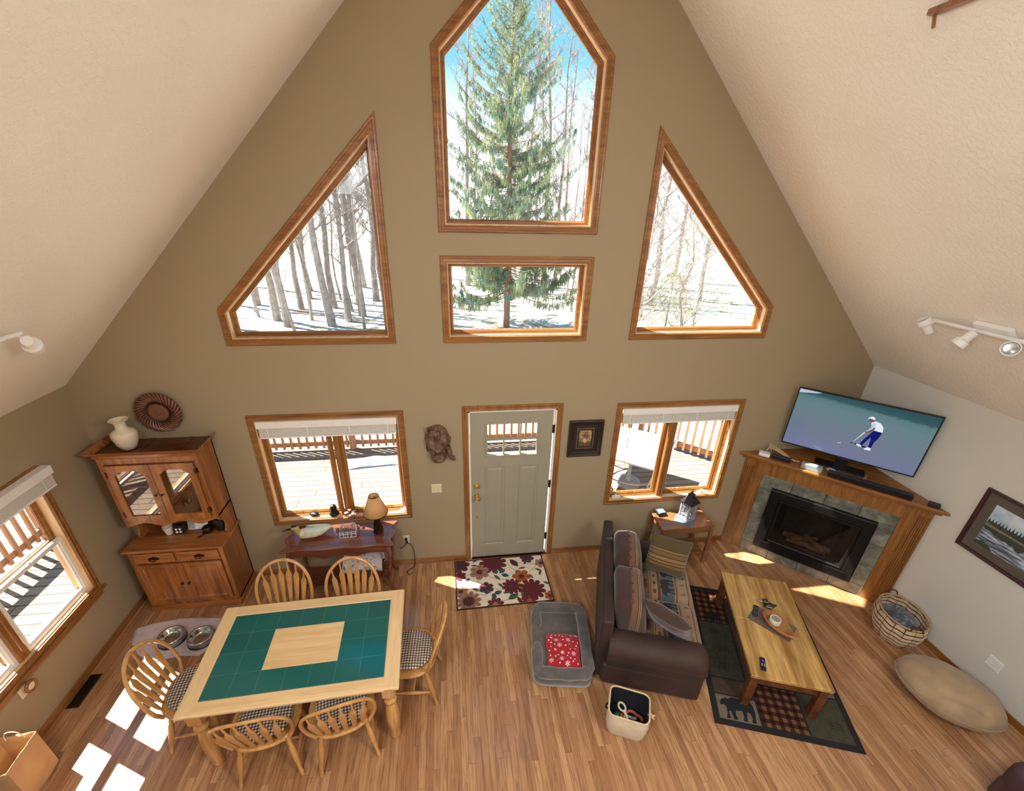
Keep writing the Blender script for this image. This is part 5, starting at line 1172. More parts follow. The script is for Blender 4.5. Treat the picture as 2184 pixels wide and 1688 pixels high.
for k_ in range(4):
    b = B(); b.T = Matrix.Rotation(R(90*k_), 4, 'Z')
    for x in (-.018, .018): b.box(x-.004, x+.004, -.065, -.059, .034, .235)
    for z in (.034, .075, .185, .223): b.box(-.053, .053, -.065, -.059, z, z+.008)
    b.obj('lattice', 'lantern', ln)
    b = B(); b.T = Matrix.Rotation(R(90*k_), 4, 'Z'); b.poly([(-.053, -.057, .034), (.053, -.057, .034), (.053, -.057, .235), (-.053, -.057, .235)]); b.obj('glass_pane', 'glass', ln)
b = B(); b.rings([[b.v((x*k_, y*k_, z)) for x, y in ((-1, -1), (1, -1), (1, 1), (-1, 1))] for k_, z in ((.082, .235), (.084, .247), (.060, .285), (.034, .322), (.030, .33), (.030, .352), (.036, .354), (.006, .385))]); b.lathe([(.008, .38), (.010, .392), (.001, .402)], 10); b.obj('roof', 'lantroof', ln)
b = B(); b.tube([(.02*math.cos(2*PI*i/18), 0, .405+.02*math.sin(2*PI*i/18)) for i in range(18)], .003, 6, True); b.obj('ring', 'blackmetal', ln)
b = B(); b.lathe([(.026, .034), (.026, .13), (.02, .133), (.002, .13)], 18); b.obj('candle', 'candle', ln, smooth=True)
b = B(); b.box(-.13, .13, -.105, .105, .0008, .004); simple('cloth_mat', 'slate blue cloth mat under the lantern', 'mat', b, 'slateblue', (2.17, -.22, .6), R(48))
sb = thing('smart_speaker', 'small black box with rounded edges on the left end of the end table', 'speaker', (1.905, -.10, .6008), R(8))
b = B(); b.box(-.058, .058, -.055, .055, .002, .05); b.obj('case', 'black', sb, bevel=.014, seg=4, smooth=True)
b = B(); b.box(-.045, .045, -.042, .042, .050, .0515); b.obj('top_pad', 'slateblue', sb, bevel=.001)

# ------------------------------------------------------------------ corner fireplace
FC = 2.93; DN = Vector((1, 1, 0)).normalized(); DS = Vector((1, -1, 0)).normalized()
mid = Vector(((FC+XR)/2, (FC-XR)/2, 0)); FA = R(-45)
fp = thing('fireplace', 'oak corner fireplace with slate tile surround and black glass-fronted firebox', 'fireplace', mid, FA)
HWD = .885
# local: x along the face (towards the right wall), y into the corner
b = B()
b.box(-HWD, HWD, 0, .03, 1.165, 1.365); b.box(-HWD, -.665, 0, .03, 0, 1.165); b.box(.665, HWD, 0, .03, 0, 1.165); fpn = b.obj('face_panel', 'oak_z', fp)
for x0 in (-HWD, HWD-.13):
    b = B(); b.box(x0, x0+.13, -.014, .0, .0, 1.34)
    for i in range(6): xx = x0+.018+i*.019; b.box(xx-.0055, xx+.0055, -.028, -.014, .12, 1.25)
    b.box(x0-.004, x0+.134, -.02, .0, .0, .09); b.obj('fluted_pilaster', 'oak_z', fp, bevel=.002)
b = B(); b.prism([(-.985, 1.0), (.985, 1.0), (.0, 1.0)], 0, 1, 'z'); b = B()
pts = [(-.975, -.085), (.975, -.085), (.002, .885)]
b.prism(pts, 1.375, 1.41, 'z'); b.obj('mantel_shelf', 'oak_x', fp, bevel=.008, seg=3)
b = B(); b.prism([(-.93, -.045), (.93, -.045), (.90, 0), (-.90, 0)], 1.335, 1.3745, 'z'); b.obj('crown_strip', 'oak_x', fp, bevel=.006)
t = NT('slate tile'); v = t.coord(); c = t.ramp(t.noise(v, 7, 7, .65, .6), [(.3, H(70, 74, 66)), (.5, H(112, 114, 102)), (.7, H(152, 148, 132))]); M['slate'] = t.pbr(c, .5, 0, t.bump(t.noise(v, 9, 6, .7), .35, .01), .1)
b = B(); tl = []
for i in range(4): w_ = 1.33/4; tl.append((-.665+i*w_, -.665+(i+1)*w_, 1.02, 1.165)); tl.append((-.665+i*w_, -.665+(i+1)*w_, .0, .15))
for sx in (-1, 1):
    for i in range(3): h_ = .87/3; a_, c_ = (sx*.52, sx*.665); tl.append((min(a_, c_), max(a_, c_), .15+i*h_, .15+(i+1)*h_))
for x0, x1, z0, z1 in tl: b.box(x0+.002, x1-.002, .004, .02, z0+.002, z1-.002)
b.obj('tile_surround', 'slate', fp, bevel=.003)
b = B(); b.box(-.665, .665, .012, .03, 0, 1.165)
o = b.obj('grout', 'blackmetal', fp)
bm = bmesh.new(); bm.from_mesh(o.data); bmesh.ops.delete(bm, geom=bm.faces[:], context='FACES'); bm.free()
o.data.clear_geometry(); bm = bmesh.new()
lo = [[Vector((*p, 0)) for p in rect(-.665, .665, 0, 1.165)], [Vector((*p, 0)) for p in rect(-.52, .52, .15, 1.02)]]; fl_v = [bm.verts.new((p.x, .014, p.y)) for l_ in lo for p in l_]
for q_ in tessellate_polygon(lo): bm.faces.new([fl_v[i] for i in q_])
bm.to_mesh(o.data); bm.free()
gm2 = lambda u, w_, d: (u, d, w_)
b = B(); b.sweep(rect(-.52, .52, .15, 1.02), [(0, .0), (0, -.035), (.012, -.04), (.10, -.04), (.115, -.02), (.115, .02), (0, .02)], gm2); ff = b.obj('firebox_frame', 'blackmetal', fp)
b = B()
for i in range(6): z = .17+i*.017; b.box(-.45, .45, -.052, -.041, z, z+.008)
b.box(-.45, .45, -.046, -.0405, .165, .27); b.obj('louvre_grille', 'blackmetal', ff)
b = B(); b.sweep(rect(-.405, .405, .275, .905), [(0, -.0), (0, -.028), (.018, -.03), (.03, -.018), (.03, 0)], gm2); b.obj('door_trim', 'blackmetal', ff, smooth=True, ang=.4)
b = B(); b.poly([(u, -.010, w_) for u, w_ in rect(-.38, .38, .30, .88)]); b.obj('glass_front', 'fireglass', ff)
M['brick'] = plain('sooty firebrick', H(74, 66, 58), .9, 0, .3, 9)
b = B(); b.poly([(-.40, .0, .27), (.40, .0, .27), (.30, .36, .27), (-.30, .36, .27)]); b.poly([(-.30, .36, .27), (.30, .36, .27), (.30, .36, .92), (-.30, .36, .92)]); b.poly([(-.40, 0, .27), (-.30, .36, .27), (-.30, .36, .92), (-.40, 0, .92)]); b.poly([(.40, 0, .27), (.30, .36, .27), (.30, .36, .92), (.40, 0, .92)]); b.poly([(-.40, 0, .92), (.40, 0, .92), (.30, .36, .92), (-.30, .36, .92)]); b.obj('firebox_lining', 'brick', ff)
M['log'] = plain('charred ceramic log', H(124, 96, 72), .9, 0, .4, 14)
lg = B(); lg.tube([(-.25, .20, .34), (0, .19, .345), (.26, .17, .34)], [.04, .046, .038], 10); ob = lg.obj('log', 'log', ff, smooth=True)
for pts in ([(-.2, .10, .33), (.02, .12, .335), (.22, .10, .33)], [(-.16, .08, .37), (-.02, .15, .40), (.1, .22, .41)], [(.2, .07, .36), (.08, .14, .39), (-.02, .22, .41)]):
    lg = B(); lg.tube(pts, [.03, .034, .028], 10); lg.obj('log', 'log', ff, smooth=True)

def fpt(x, y, z): return mid+DS*x+DN*y+Vector((0, 0, z))
# television on the mantel
t = NT('television picture'); v = t.coord(); sp_ = t.n('ShaderNodeSeparateXYZ'); t.l(v, sp_.inputs[0])
g = t.math('MULTIPLY', t.math('ADD', sp_.outputs[2], .35), 1.43); g = t.math('ADD', g, t.math('MULTIPLY', t.math('SUBTRACT', t.noise(t.coord((3, 1, 18)), 4, 4), .5), .12)); g = t.math('ADD', g, t.math('MULTIPLY', sp_.outputs[0], .09))
c = t.ramp(g, [(.0, H(112, 118, 152)), (.35, H(106, 120, 138)), (.72, H(96, 126, 134)), (.86, H(84, 120, 126)), (.90, H(34, 84, 92)), (1, H(26, 74, 84))])
em = t.n('ShaderNodeEmission', _Strength=1.0); t.l(c, em.inputs[0]); gl_ = t.n('ShaderNodeBsdfGlossy', _Roughness=.12); gl_.inputs[0].default_value = (.04, .04, .04, 1); ad = t.n('ShaderNodeAddShader'); t.l(em.outputs[0], ad.inputs[0]); t.l(gl_.outputs[0], ad.inputs[1]); t.l(ad.outputs[0], t.out.inputs[0]); M['screen'] = t.m
def emi(name, col):
    t = NT(name); e = t.n('ShaderNodeEmission'); e.inputs[0].default_value = col; t.l(e.outputs[0], t.out.inputs[0]); M[name] = t.m
emi('px_white', H(232, 232, 240)); emi('px_navy', H(24, 26, 110)); emi('px_skin', H(120, 84, 74)); emi('px_dark', H(40, 44, 60)); emi('px_shade', H(186, 196, 216))
tvo = thing('television', 'flat television showing a golfer putting, above the corner mantel', 'television', fpt(.02, .19, 1.908), FA); tvo.rotation_euler = (R(3), 0, FA)
b = B(); b.box(-.622, .622, .0, .03, -.357, .357); b.box(-.4, .4, .03, .06, -.25, .2); b.obj('case', 'black', tvo, bevel=.004)
b = B(); b.sweep(rect(-.622, .622, -.357, .357), [(0, .0), (0, -.006), (.010, -.006), (.012, -.001)], gm2); b.obj('bezel', 'black', tvo)
b = B(); P = lambda pts, m=0, d=-.0015: b.poly([(x, d, z) for x, z in pts], m)
P(rect(-.611, .611, -.346, .346)); P([(-.611, .346), (-.611, .30), (-.44, .328), (-.40, .346)], 5, -.0018)
GX, GZ = -.02, -.0
q = lambda pts, m, d=-.002: P([(GX+x, GZ+z) for x, z in pts], m, d)
q([(.055, -.155), (.20, -.175), (.22, -.165), (.20, -.155), (.07, -.14)], 4)
q([(.175, .06), (.245, .05), (.235, -.02), (.215, -.08), (.21, -.155), (.185, -.155), (.18, -.08), (.17, -.03), (.125, -.155), (.10, -.15), (.125, -.06)], 2, -.0022)
q([(.125, .135), (.155, .16), (.20, .15), (.235, .11), (.247, .05), (.17, .055), (.165, .09), (.135, .10)], 1, -.0024)
q([(.14, .14), (.165, .13), (.16, .05), (.12, .02), (.113, .03), (.135, .07)], 5, -.0026); q([(.15, .06), (.165, .09), (.178, .08), (.155, .03), (.105, .0), (.10, .012), (.12, .025)], 3, -.0028)
q([(.118+.022*math.cos(2*PI*i/14), .168+.026*math.sin(2*PI*i/14)) for i in range(14)], 3, -.0024); q([(.098, .178), (.085, .168), (.083, .174), (.10, .20), (.125, .205), (.142, .188), (.142, .172)], 1, -.0028)
q([(.10, .02), (.112, .005), (.045, -.135), (.041, -.133)], 5, -.0029); q([(.02, -.142), (.05, -.135), (.05, -.143), (.02, -.15)], 4, -.0029)
q([(.075, -.15), (.085, -.14), (.12, -.145), (.13, -.165), (.10, -.168)], 1, -.003); q([(.155, -.175), (.18, -.15), (.212, -.155), (.215, -.185), (.16, -.187)], 1, -.003)
for gx in (-.075, -.06): q([(gx+.006*math.cos(2*PI*i/10), -.185+.005*math.sin(2*PI*i/10)+(gx+.07)*.4) for i in range(10)], 1)
b.obj('screen', ['screen', 'px_white', 'px_navy', 'px_skin', 'px_dark', 'px_shade'], tvo)
b = B(); b.box(-.06, .06, -.02, .05, -.495, -.355); b.box(-.24, .24, -.06, .10, -.4965, -.485); b.obj('stand', 'black', tvo, bevel=.003)
tvo.location.z = 1.912
MZ = 1.4105
sbr = thing('soundbar', 'long black soundbar lying along the front of the mantel', 'soundbar', fpt(.30, -.025, MZ), FA)
b = B(); b.box(-.37, .37, -.035, .035, .003, .06); b.obj('body', 'black', sbr, bevel=.008, seg=3); b = B(); b.box(-.36, .36, -.0385, -.0355, .008, .055); b.obj('grille', 'blackmetal', sbr)
b = B(); b.box(-.06, .06, -.045, .045, .002, .045); simple('router_box', 'white plastic box at the left end of the mantel', 'router', b, 'white', fpt(-.715, -.01, MZ), FA+R(4), bevel=.012, seg=3)
b = B(); b.box(-.10, .10, -.03, .03, .002, .055); simple('cable_box', 'dark flat box between the white box and the sunlit grey box on the mantel', 'box', b, 'black', fpt(-.54, -.005, MZ), FA, bevel=.004)
M['greybox'] = plain('pale grey plastic', H(150, 160, 160), .4)
b = B(); b.box(-.10, .10, -.035, .035, .002, .065); simple('grey_box', 'grey box in the sun between the dark box and the soundbar on the mantel', 'box', b, 'greybox', fpt(-.23, -.015, MZ), FA, bevel=.004)
b = B(); b.box(-.045, .045, -.03, .03, .002, .04); simple('small_speaker', 'small dark box at the right end of the mantel', 'box', b, 'black', fpt(.84, -.035, MZ), FA+R(-4), bevel=.004)
b = B(); b.sell(.05, .03, .022, 1, 1, 16, 8, (0, 0, .024)); simple('pebble', 'grey rounded pebble under the television', 'stone', b, 'greybox', fpt(-.05, .075, MZ), FA, smooth=True)
b = B(); b.lathe([(.022, .002), (.026, .02), (.02, .05), (.012, .06), (.016, .075), (.002, .085)], 14); simple('wooden_figurine', 'small brown figurine under the right half of the television', 'figurine', b, 'log', fpt(.26, .06, MZ), smooth=True)
b = B(); b.lathe([(.014, .002), (.018, .015), (.012, .035), (.002, .045)], 12); simple('brass_trinket', 'tiny tan trinket at the right end behind the soundbar', 'trinket', b, 'brass', fpt(.40, .05, MZ), smooth=True)
b = B()
for k_ in range(4): b.tube([fpt(-.72+.02*k_, .06+.02*k_, MZ+.01), fpt(-.70, .10, MZ+.07+.02*k_), fpt(-.62+.03*k_, .12, MZ+.05), fpt(-.50+.03*k_, .09-.02*k_, MZ+.02), fpt(-.36, .06+.01*k_, MZ+.012)], .004, 6)
simple('cable_bundle', 'loose tangle of pale cables behind the white box on the mantel', 'cables', b, 'rope', (0, 0, 0), smooth=True)

# ------------------------------------------------------------------ area rug
ar = thing('area_rug', 'dark lodge rug with bears, plaid and pinecones under the coffee table', 'rug', (2.372, -1.678, 0), R(-19.1))
for k_, c_ in dict(border=(26, 23, 25), olive=(56, 56, 40), tanp=(104, 94, 80), cone=(36, 30, 27), bearb=(20, 21, 28), brownp=(66, 48, 38)).items(): M['r_'+k_] = plain('lodge rug '+k_, H(*c_), .97, 0, .2, 24, .4, 200)
b = B(); b.box(-.5975, .5975, -.8075, .8075, .001, .008); pile = b.obj('pile', 'r_border', ar)
KR = ['r_olive', 'r_tanp', 'plaid', 'r_cone', 'r_bearb', 'r_brownp', 'r_border']
b = B(); lz = [.0084]
def rp(x0, x1, y0, y1, m): lz[0] += .00003; b.poly([(x0, y0, lz[0]), (x1, y0, lz[0]), (x1, y1, lz[0]), (x0, y1, lz[0])], m)
def cone(x, y, s_):
    for i in range(5):
        for j in range(4): lz[0] += .000004; u, w_ = (i-2)*s_*.22, (j-1.5)*s_*.2+(i % 2)*s_*.1; b.poly([(x+u+s_*.12*math.cos(g), y+w_+s_*.075*math.sin(g), lz[0]) for g in (0, PI/2, PI, 3*PI/2)], 3)
x0, x1, y0, y1 = -.545, .545, -.755, .755
rp(x0, -.20, y0, -.53, 1); rp(-.185, .19, y0, -.36, 2); rp(.205, x1, y0, -.36, 0); rp(x0, -.20, -.515, -.36, 5)
rp(x0, -.24, -.345, .30, 0); rp(x0, -.24, .315, y1, 2); rp(-.225, .20, -.345, y1, 5); rp(.215, x1, -.345, y1, 1)
rp(-.19, .165, -.30, .2, 1); rp(-.19, .165, .24, .7, 0)
decal(b, BEAR, -.37, -.645, .30, R(0), lambda x, y: .0105, 4); decal(b, BEAR, -.01, -.05, .30, 0, lambda x, y: .0105, 4); decal(b, BEAR, .38, .3, .26, 0, lambda x, y: .0105, 4)
for x, y in ((.30, -.45), (.44, -.62), (-.40, .18), (-.36, -.02), (-.40, -.22), (.38, -.15), (.0, .45)): cone(x, y, .10)
decal(b, BEAR, -.39, .36, .18, 0, lambda x, y: .0106, 4)
b.obj('woven_pattern', KR, pile)

# ------------------------------------------------------------------ coffee table and its things
CA = R(-19.6); CO = Vector((2.352, -1.663, 0))
ct = thing('coffee_table', 'rustic yellow oak coffee table standing on the dark rug', 'table', (CO.x, CO.y, .0112), CA)
b = B(); b.box(-.3285, .3285, .0015, .6215, .405, .44); b.obj('top_half', 'rustic', ct, bevel=.007, seg=3); b = B(); b.box(-.3285, .3285, -.6215, -.0015, .405, .44); b.obj('top_half', 'rustic', ct, bevel=.007, seg=3)
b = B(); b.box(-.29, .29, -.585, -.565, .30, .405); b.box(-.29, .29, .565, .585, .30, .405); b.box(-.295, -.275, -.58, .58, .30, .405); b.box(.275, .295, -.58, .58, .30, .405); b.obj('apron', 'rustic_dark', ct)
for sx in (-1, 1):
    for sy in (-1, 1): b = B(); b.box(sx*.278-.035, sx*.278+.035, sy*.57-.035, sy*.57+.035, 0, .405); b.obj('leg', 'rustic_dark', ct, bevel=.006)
CZ = .4518
pm = thing('place_mat', 'grey brown cloth mat set diagonally on the coffee table', 'mat', (2.362, -1.657, CZ), R(-53)); M['mat'] = plain('grey brown cloth', H(104, 88, 80), .85, 0, .15, 14)
b = B(); b.box(-.185, .195, -.115, .115, .0008, .003); b.obj('cloth', 'mat', pm)
M['boatw'] = wood('carved reddish wood', H(186, 124, 84), H(134, 78, 48), 'x', .7, .3, .3); M['boatd'] = wood('bowl inside', H(176, 132, 76), H(130, 90, 46), 'x', .7, .4, .1)
bw = thing('boat_bowl', 'boat-shaped wooden bowl with a pointed end on the coffee table', 'bowl', (2.375, -1.70, CZ+.0035), R(-79))
b = B()
def hull(k_, z, n=32):
    out = []
    for i in range(n):
        th = 2*PI*i/n; x = .205*math.cos(th); w_ = .092*abs(math.sin(th))**.9*(1 if math.cos(th) < 0 else (1-.45*math.cos(th)**1.0)); y = math.copysign(w_, math.sin(th))
        if x < 0: x *= .72
        out.append(b.v((x*k_, y*k_, z+.012*(max(0, x)/.2)**2*(z > .02))))
    return out
b.rings([hull(k_, z) for k_, z in ((.62, 0), (.86, .02), (1, .058), (.98, .061), (.84, .060))], caps=False); b.f(hull(.62, 0)); b.obj('hull', 'boatw', bw, smooth=True, ang=.9)
b = B(); b.rings([hull(k_, z) for k_, z in ((.84, .060), (.76, .03), (.62, .014))], caps=False); b.f(hull(.62, .014)); b.obj('hollow', 'boatd', bw, smooth=True, ang=.9)
cn = thing('bowl_candle', 'round pale candle jar sitting in the boat-shaped bowl', 'candle', (2.378, -1.672, CZ+.019))
M['label'] = plain('grey printed label', H(150, 132, 132), .6, 0, .25, 60)
b = B(); b.lathe([(.045, .0), (.05, .004), (.05, .05), (.048, .054), (.040, .054), (.040, .05)], 28, caps=False); b.obj('jar', 'candle', cn, smooth=True, ang=.8)
b = B(); b.lathe([(.041, .049), (.001, .0495)], 28, caps=False); b.obj('lid_label', 'label', cn, smooth=True)
dh = thing('duck_figure', 'small dark wood duck figure with pale markings beside the boat-shaped bowl', 'figurine', (2.43, -1.485, CZ), R(160))
M['duck'] = plain('black green duck', H(40, 40, 34), .4, 0, .25, 20); M['ducky'] = plain('yellow duck marks', H(190, 170, 96), .5)
b = B(); b.sell(.05, .034, .03, 1, 1, 20, 12, (-.015, 0, .034)); b.tube([(-.05, 0, .04), (-.085, 0, .055)], [.018, .005], 8); b.obj('body', 'duck', dh, smooth=True)
b = B(); b.tube([(.02, 0, .045), (.03, 0, .075)], [.02, .02], 10); b.sell(.028, .022, .022, 1, 1, 16, 10, (.036, 0, .088)); b.obj('head', 'duck', dh, smooth=True)
b = B(); b.tube([(.055, 0, .086), (.085, 0, .08), (.095, 0, .08)], [.012, .008, .004], 8, flat=(.6, 1.3)); b.obj('bill', 'label', dh, smooth=True)
b = B()
for sy in (-1, 1): b.tube([(.05, sy*.02, .09), (.03, sy*.0235, .095), (.012, sy*.018, .088)], .003, 6); b.tube([(.02, sy*.03, .04), (-.01, sy*.036, .045), (-.04, sy*.03, .042)], .004, 6)
b.obj('stripes', 'ducky', dh, smooth=True)
def remote(label, loc, rz, L, w_, pad):
    t_ = thing('remote_control', label, 'remote', loc, rz)
    b = B(); b.box(-w_/2, w_/2, -L/2, L/2, .0008, .016); b.obj('body', 'black', t_, bevel=.006, seg=3)
    b = B()
    if pad:
        b.box(-.012, .012, .022, .031, .016, .0185); b.box(-.0045, .0045, .014, .039, .016, .0186); b.obj('direction_pad', 'purple', t_); b = B()
        for x, y in ((-.01, -.005), (.01, -.005), (-.01, -.022), (.01, -.022)): b.lathe([(.004, .016), (.004, .0182), (.001, .0185)], 10, (x, y, 0))
    else:
        for i in range(3):
            for j in range(6): b.box(-.012+i*.012-.004, -.012+i*.012+.004, -L*.35+j*L*.13, -L*.35+j*L*.13+.007, .016, .0178)
    b.obj('buttons', 'plate_w' if pad else 'slateblue', t_)
M['purple'] = plain('purple button', H(92, 78, 200), .4)
remote('black remote with purple pad near the front of the coffee table', (1.992, -2.058, CZ), R(-30), .135, .044, True)
remote('dark blue-black remote resting on the corner of the cloth mat', (2.287, -1.517, CZ+.0032), R(-38), .15, .045, False)

# ------------------------------------------------------------------ wicker basket, floor cushion
kb = thing('wicker_basket', 'oval woven basket with striped bands in the corner by the fireplace', 'basket', (3.955, -1.60, 0), R(68))
AXX, AYY = .262, .21
def ring_(k_, z, n=64, dz=0): return [Vector((AXX*k_*math.cos(2*PI*i/n), AYY*k_*math.sin(2*PI*i/n), z+dz)) for i in range(n)]
prof = lambda f: .70+.38*math.sin(f*2.1)**.8*.9-.06*f
b = B(); NB = 24
for i in range(NB):
    f = i/(NB-1); z = .012+.30*f; n = 72; k_ = prof(f)
    b.tube([Vector((AXX*k_*math.cos(2*PI*j/n), AYY*k_*math.sin(2*PI*j/n), z+.006*math.cos(10*2*PI*j/n))) for j in range(n)], .0062, 5, True, m=1 if i % 4 == 3 else 0)
b.obj('weave', ['rope', 'wickdark'], kb, smooth=True)
b = B()
for j in range(16):
    a = 2*PI*j/16; b.tube([Vector((AXX*prof(f)*math.cos(a), AYY*prof(f)*math.sin(a), .01+.31*f)) for f in [i/10 for i in range(11)]], .0055, 6)
b.obj('upright_stakes', 'wickdark', kb, smooth=True)
b = B(); k_ = prof(1); b.tube(ring_(k_, .325, 48), .010, 8, True); b.obj('rim', 'wicker', kb, smooth=True)
b = B(); b.lathe([(1, .004), (1, .012), (.001, .013)], 40); [setattr(p, 'co', Vector((p.co.x*AXX*.7, p.co.y*AYY*.7, p.co.z))) for p in b.b.verts]; b.obj('bottom', 'wickdark', kb)
for s_ in (-1, 1):
    b = B(); b.tube([(s_*(AXX*k_+.004), .05*math.cos(PI*i/12), .325+.06*math.sin(PI*i/12)) for i in range(13)], .007, 8); b.obj('handle', 'wickdark', kb, smooth=True)
t = NT('dark fleece throw'); v = t.coord(); c = t.ramp(t.noise(v, 9, 5, .65, 1.2), [(.36, H(48, 52, 62)), (.52, H(96, 100, 112)), (.64, H(150, 156, 166))]); M['throw'] = t.pbr(c, .95, 0, t.bump(t.noise(v, 60, 3), .5, .005), 0, .2, .5)
b = B()
def thr(u, w_):
    th = 2*PI*u; r = w_; x, y = AXX*.86*r*math.cos(th), AYY*.84*r*math.sin(th); z = .17+.13*(1-r**2.2)*(1+.15*math.cos(th))+.06*noise.noise(Vector((x*9, y*9, 1)))+.035*noise.noise(Vector((x*26, y*20, 4)))*(1-r*.5)
    return (x, y, z)
b.grid(thr, 64, 24, 0, True); bmesh.ops.remove_doubles(b.b, verts=b.b.verts, dist=1e-5); o = b.obj('throw_blanket', 'throw', None, smooth=True, ang=3, loc=(3.955, -1.60, .02), rot=(0, 0, R(68))); tag(o, 'dark grey blue fleece throw bundled in the woven basket', 'throw')
b = B()
def bean(u, w_):
    th = 2*PI*u; ph = -PI/2+PI*w_; sg = lambda x, e: math.copysign(abs(x)**e, x)
    x, y = .385*sg(math.cos(ph), .8)*math.cos(th), .285*sg(math.cos(ph), .8)*math.sin(th); z = .15+(.17 if ph > 0 else .148)*sg(math.sin(ph), .9)
    q = noise.noise(Vector((x*4, y*5, z*4))); z += .012*q-.028*math.exp(-((y+.20-.06*math.sin(x*5))/.022)**2)*(z > .15)*(x < .25)
    return (x+.01*q, y+.01*q, max(z, .002))
b.grid(bean, 64, 32, 0, True); bmesh.ops.remove_doubles(b.b, verts=b.b.verts, dist=1e-5)
bc = thing('floor_cushion', 'large oval tan corduroy floor cushion by the right wall', 'cushion', (3.752, -2.315, 0), R(-56)); b.obj('cover', 'bean', bc, smooth=True, ang=3)
b = B(); b.tube([(.387*math.cos(2*PI*i/60), .287*math.sin(2*PI*i/60), .15) for i in range(60)], .005, 6, True); b.obj('seam', 'bean', bc, smooth=True)
M['recl'] = plain('dark plum leather', H(74, 54, 60), .5, 0, .15, 8, .2, 60)
rc = thing('recliner', 'dark plum padded chair mostly outside the frame at the lower right corner', 'chair', (3.62, -3.30, 0), R(-10))
b = B(); b.sell(.30, .30, .13, .4, .35, 28, 14, (-.02, 0, .32)); b.obj('seat', 'recl', rc, smooth=True, ang=2)
b = B(); b.box(-.30, .28, -.28, .28, .03, .25); b.obj('base', 'recl', rc, bevel=.03)
b = B(); b.sell(.07, .34, .16, .5, .4, 20, 12, (.33, 0, .38)); b.obj('arm', 'recl', rc, smooth=True, ang=2)
b = B(); b.sell(.32, .09, .34, .5, .4, 24, 14, (0, -.33, .55)); b.obj('backrest', 'recl', rc, smooth=True, ang=2)

# ------------------------------------------------------------------ track lights on the sloping ceilings
def track(label, p0, p1, nrm, heads):
    t_ = thing('track_light', label, 'track light'); p0, p1, nrm = Vector(p0), Vector(p1), Vector(nrm).normalized(); dr = (p1-p0).normalized()
    b = B(); b.cyl(p0+nrm*.055, p1+nrm*.055, .015, n=12); b.obj('rail', 'white', t_, smooth=True)
    c_ = p0.lerp(p1, .5); sd = dr.cross(nrm); b = B()
    vs = [b.v(c_+dr*x+sd*y+nrm*z) for z in (.002, .04) for x, y in ((-.13, -.055), (.13, -.055), (.13, .055), (-.13, .055))]; b.rings([vs[:4], vs[4:]]); b.obj('canopy', 'white', t_, bevel=.006)
    for f, aim in heads:
        p = p0.lerp(p1, f)+nrm*.055; aim = Vector(aim).normalized(); piv = p+nrm*.075+sd*.0
        b = B(); b.tube([p+nrm*.01, p+nrm*.045, piv], [.008, .008, .010], 8); hd = b.obj('arm', 'white', t_, smooth=True)
        x = aim.orthogonal().normalized(); y = aim.cross(x); b = B(); b.T = Matrix(((x.x, y.x, aim.x, piv.x), (x.y, y.y, aim.y, piv.y), (x.z, y.z, aim.z, piv.z), (0, 0, 0, 1)))
        b.lathe([(.030, -.055), (.033, -.05), (.033, .01), (.040, .022), (.050, .030), (.052, .075), (.047, .075), (.044, .035), (.001, .03)], 28); b.obj('lamp_head', 'white', t_, smooth=True, ang=.6)
        b = B(); b.T = Matrix(((x.x, y.x, aim.x, piv.x), (x.y, y.y, aim.y, piv.y), (x.z, y.z, aim.z, piv.z), (0, 0, 0, 1))); b.lathe([(.02, .031), (.036, .058), (.034, .064), (.001, .068)], 20); b.obj('bulb', 'steel', t_, smooth=True)
NR_ = (-SL, 0, -1)
zR = lambda x: KZ+SL*(XR-x)
zL = lambda x: KZ+SL*(x-XL)
track('white track light with swivel spots on the right sloping ceiling', (3.36, -1.06, zR(3.36)), (3.36, -2.0, zR(3.36)), NR_, ((.06, (-.5, .35, .75)), (.40, (-.45, .25, -.85)), (.70, (-.75, -.60, .2))))
track('white track light on the left sloping ceiling', (-3.30, -2.2, zL(-3.30)), (-3.30, -1.22, zL(-3.30)), (SL, 0, -1), ((.97, (-.45, .75, -.5)), (.5, (.3, .2, -.9))))
cf = thing('ceiling_bracket', 'small dark bracket at the top edge on the right sloping ceiling', 'bracket'); x = 1.70
b = B(); b.box(x-.02, x+.02, -2.3, -1.76, zR(x)-.05, zR(x)-.025); b.tube([(x, -1.78, zR(x)-.04), (x+.04, -1.76, zR(x)-.09)], .008, 6); b.obj('bar', 'walnut', cf)
b = B(); b.cyl((x, -2.1, zR(x)-.03), (x, -2.1, zR(x)+.01), .012); b.cyl((x, -1.85, zR(x)-.03), (x, -1.85, zR(x)+.01), .012); b.obj('stud', 'walnut', cf)

# ------------------------------------------------------------------ light, sky, camera
w = bpy.data.worlds.new('sky'); sc.world = w; w.use_nodes = True; nt = w.node_tree; nt.nodes.clear()
ow = nt.nodes.new('ShaderNodeOutputWorld'); bgd = nt.nodes.new('ShaderNodeBackground'); tc = nt.nodes.new('ShaderNodeTexCoord'); sx = nt.nodes.new('ShaderNodeSeparateXYZ'); rp_ = nt.nodes.new('ShaderNodeValToRGB')
nt.links.new(tc.outputs['Generated'], sx.inputs[0]); nt.links.new(sx.outputs[2], rp_.inputs[0]); nt.links.new(rp_.outputs[0], bgd.inputs[0]); nt.links.new(bgd.outputs[0], ow.inputs[0])
cr_ = rp_.color_ramp; cr_.elements[0].position = 0; cr_.elements[0].color = (2.6, 2.6, 2.6, 1); cr_.elements[1].position = .5; cr_.elements[1].color = (.16, .50, .86, 1)
e = cr_.elements.new(.10); e.color = (1.5, 1.7, 1.8, 1); e = cr_.elements.new(.22); e.color = (.26, .70, .98, 1)
bgd.inputs[1].default_value = 1.15
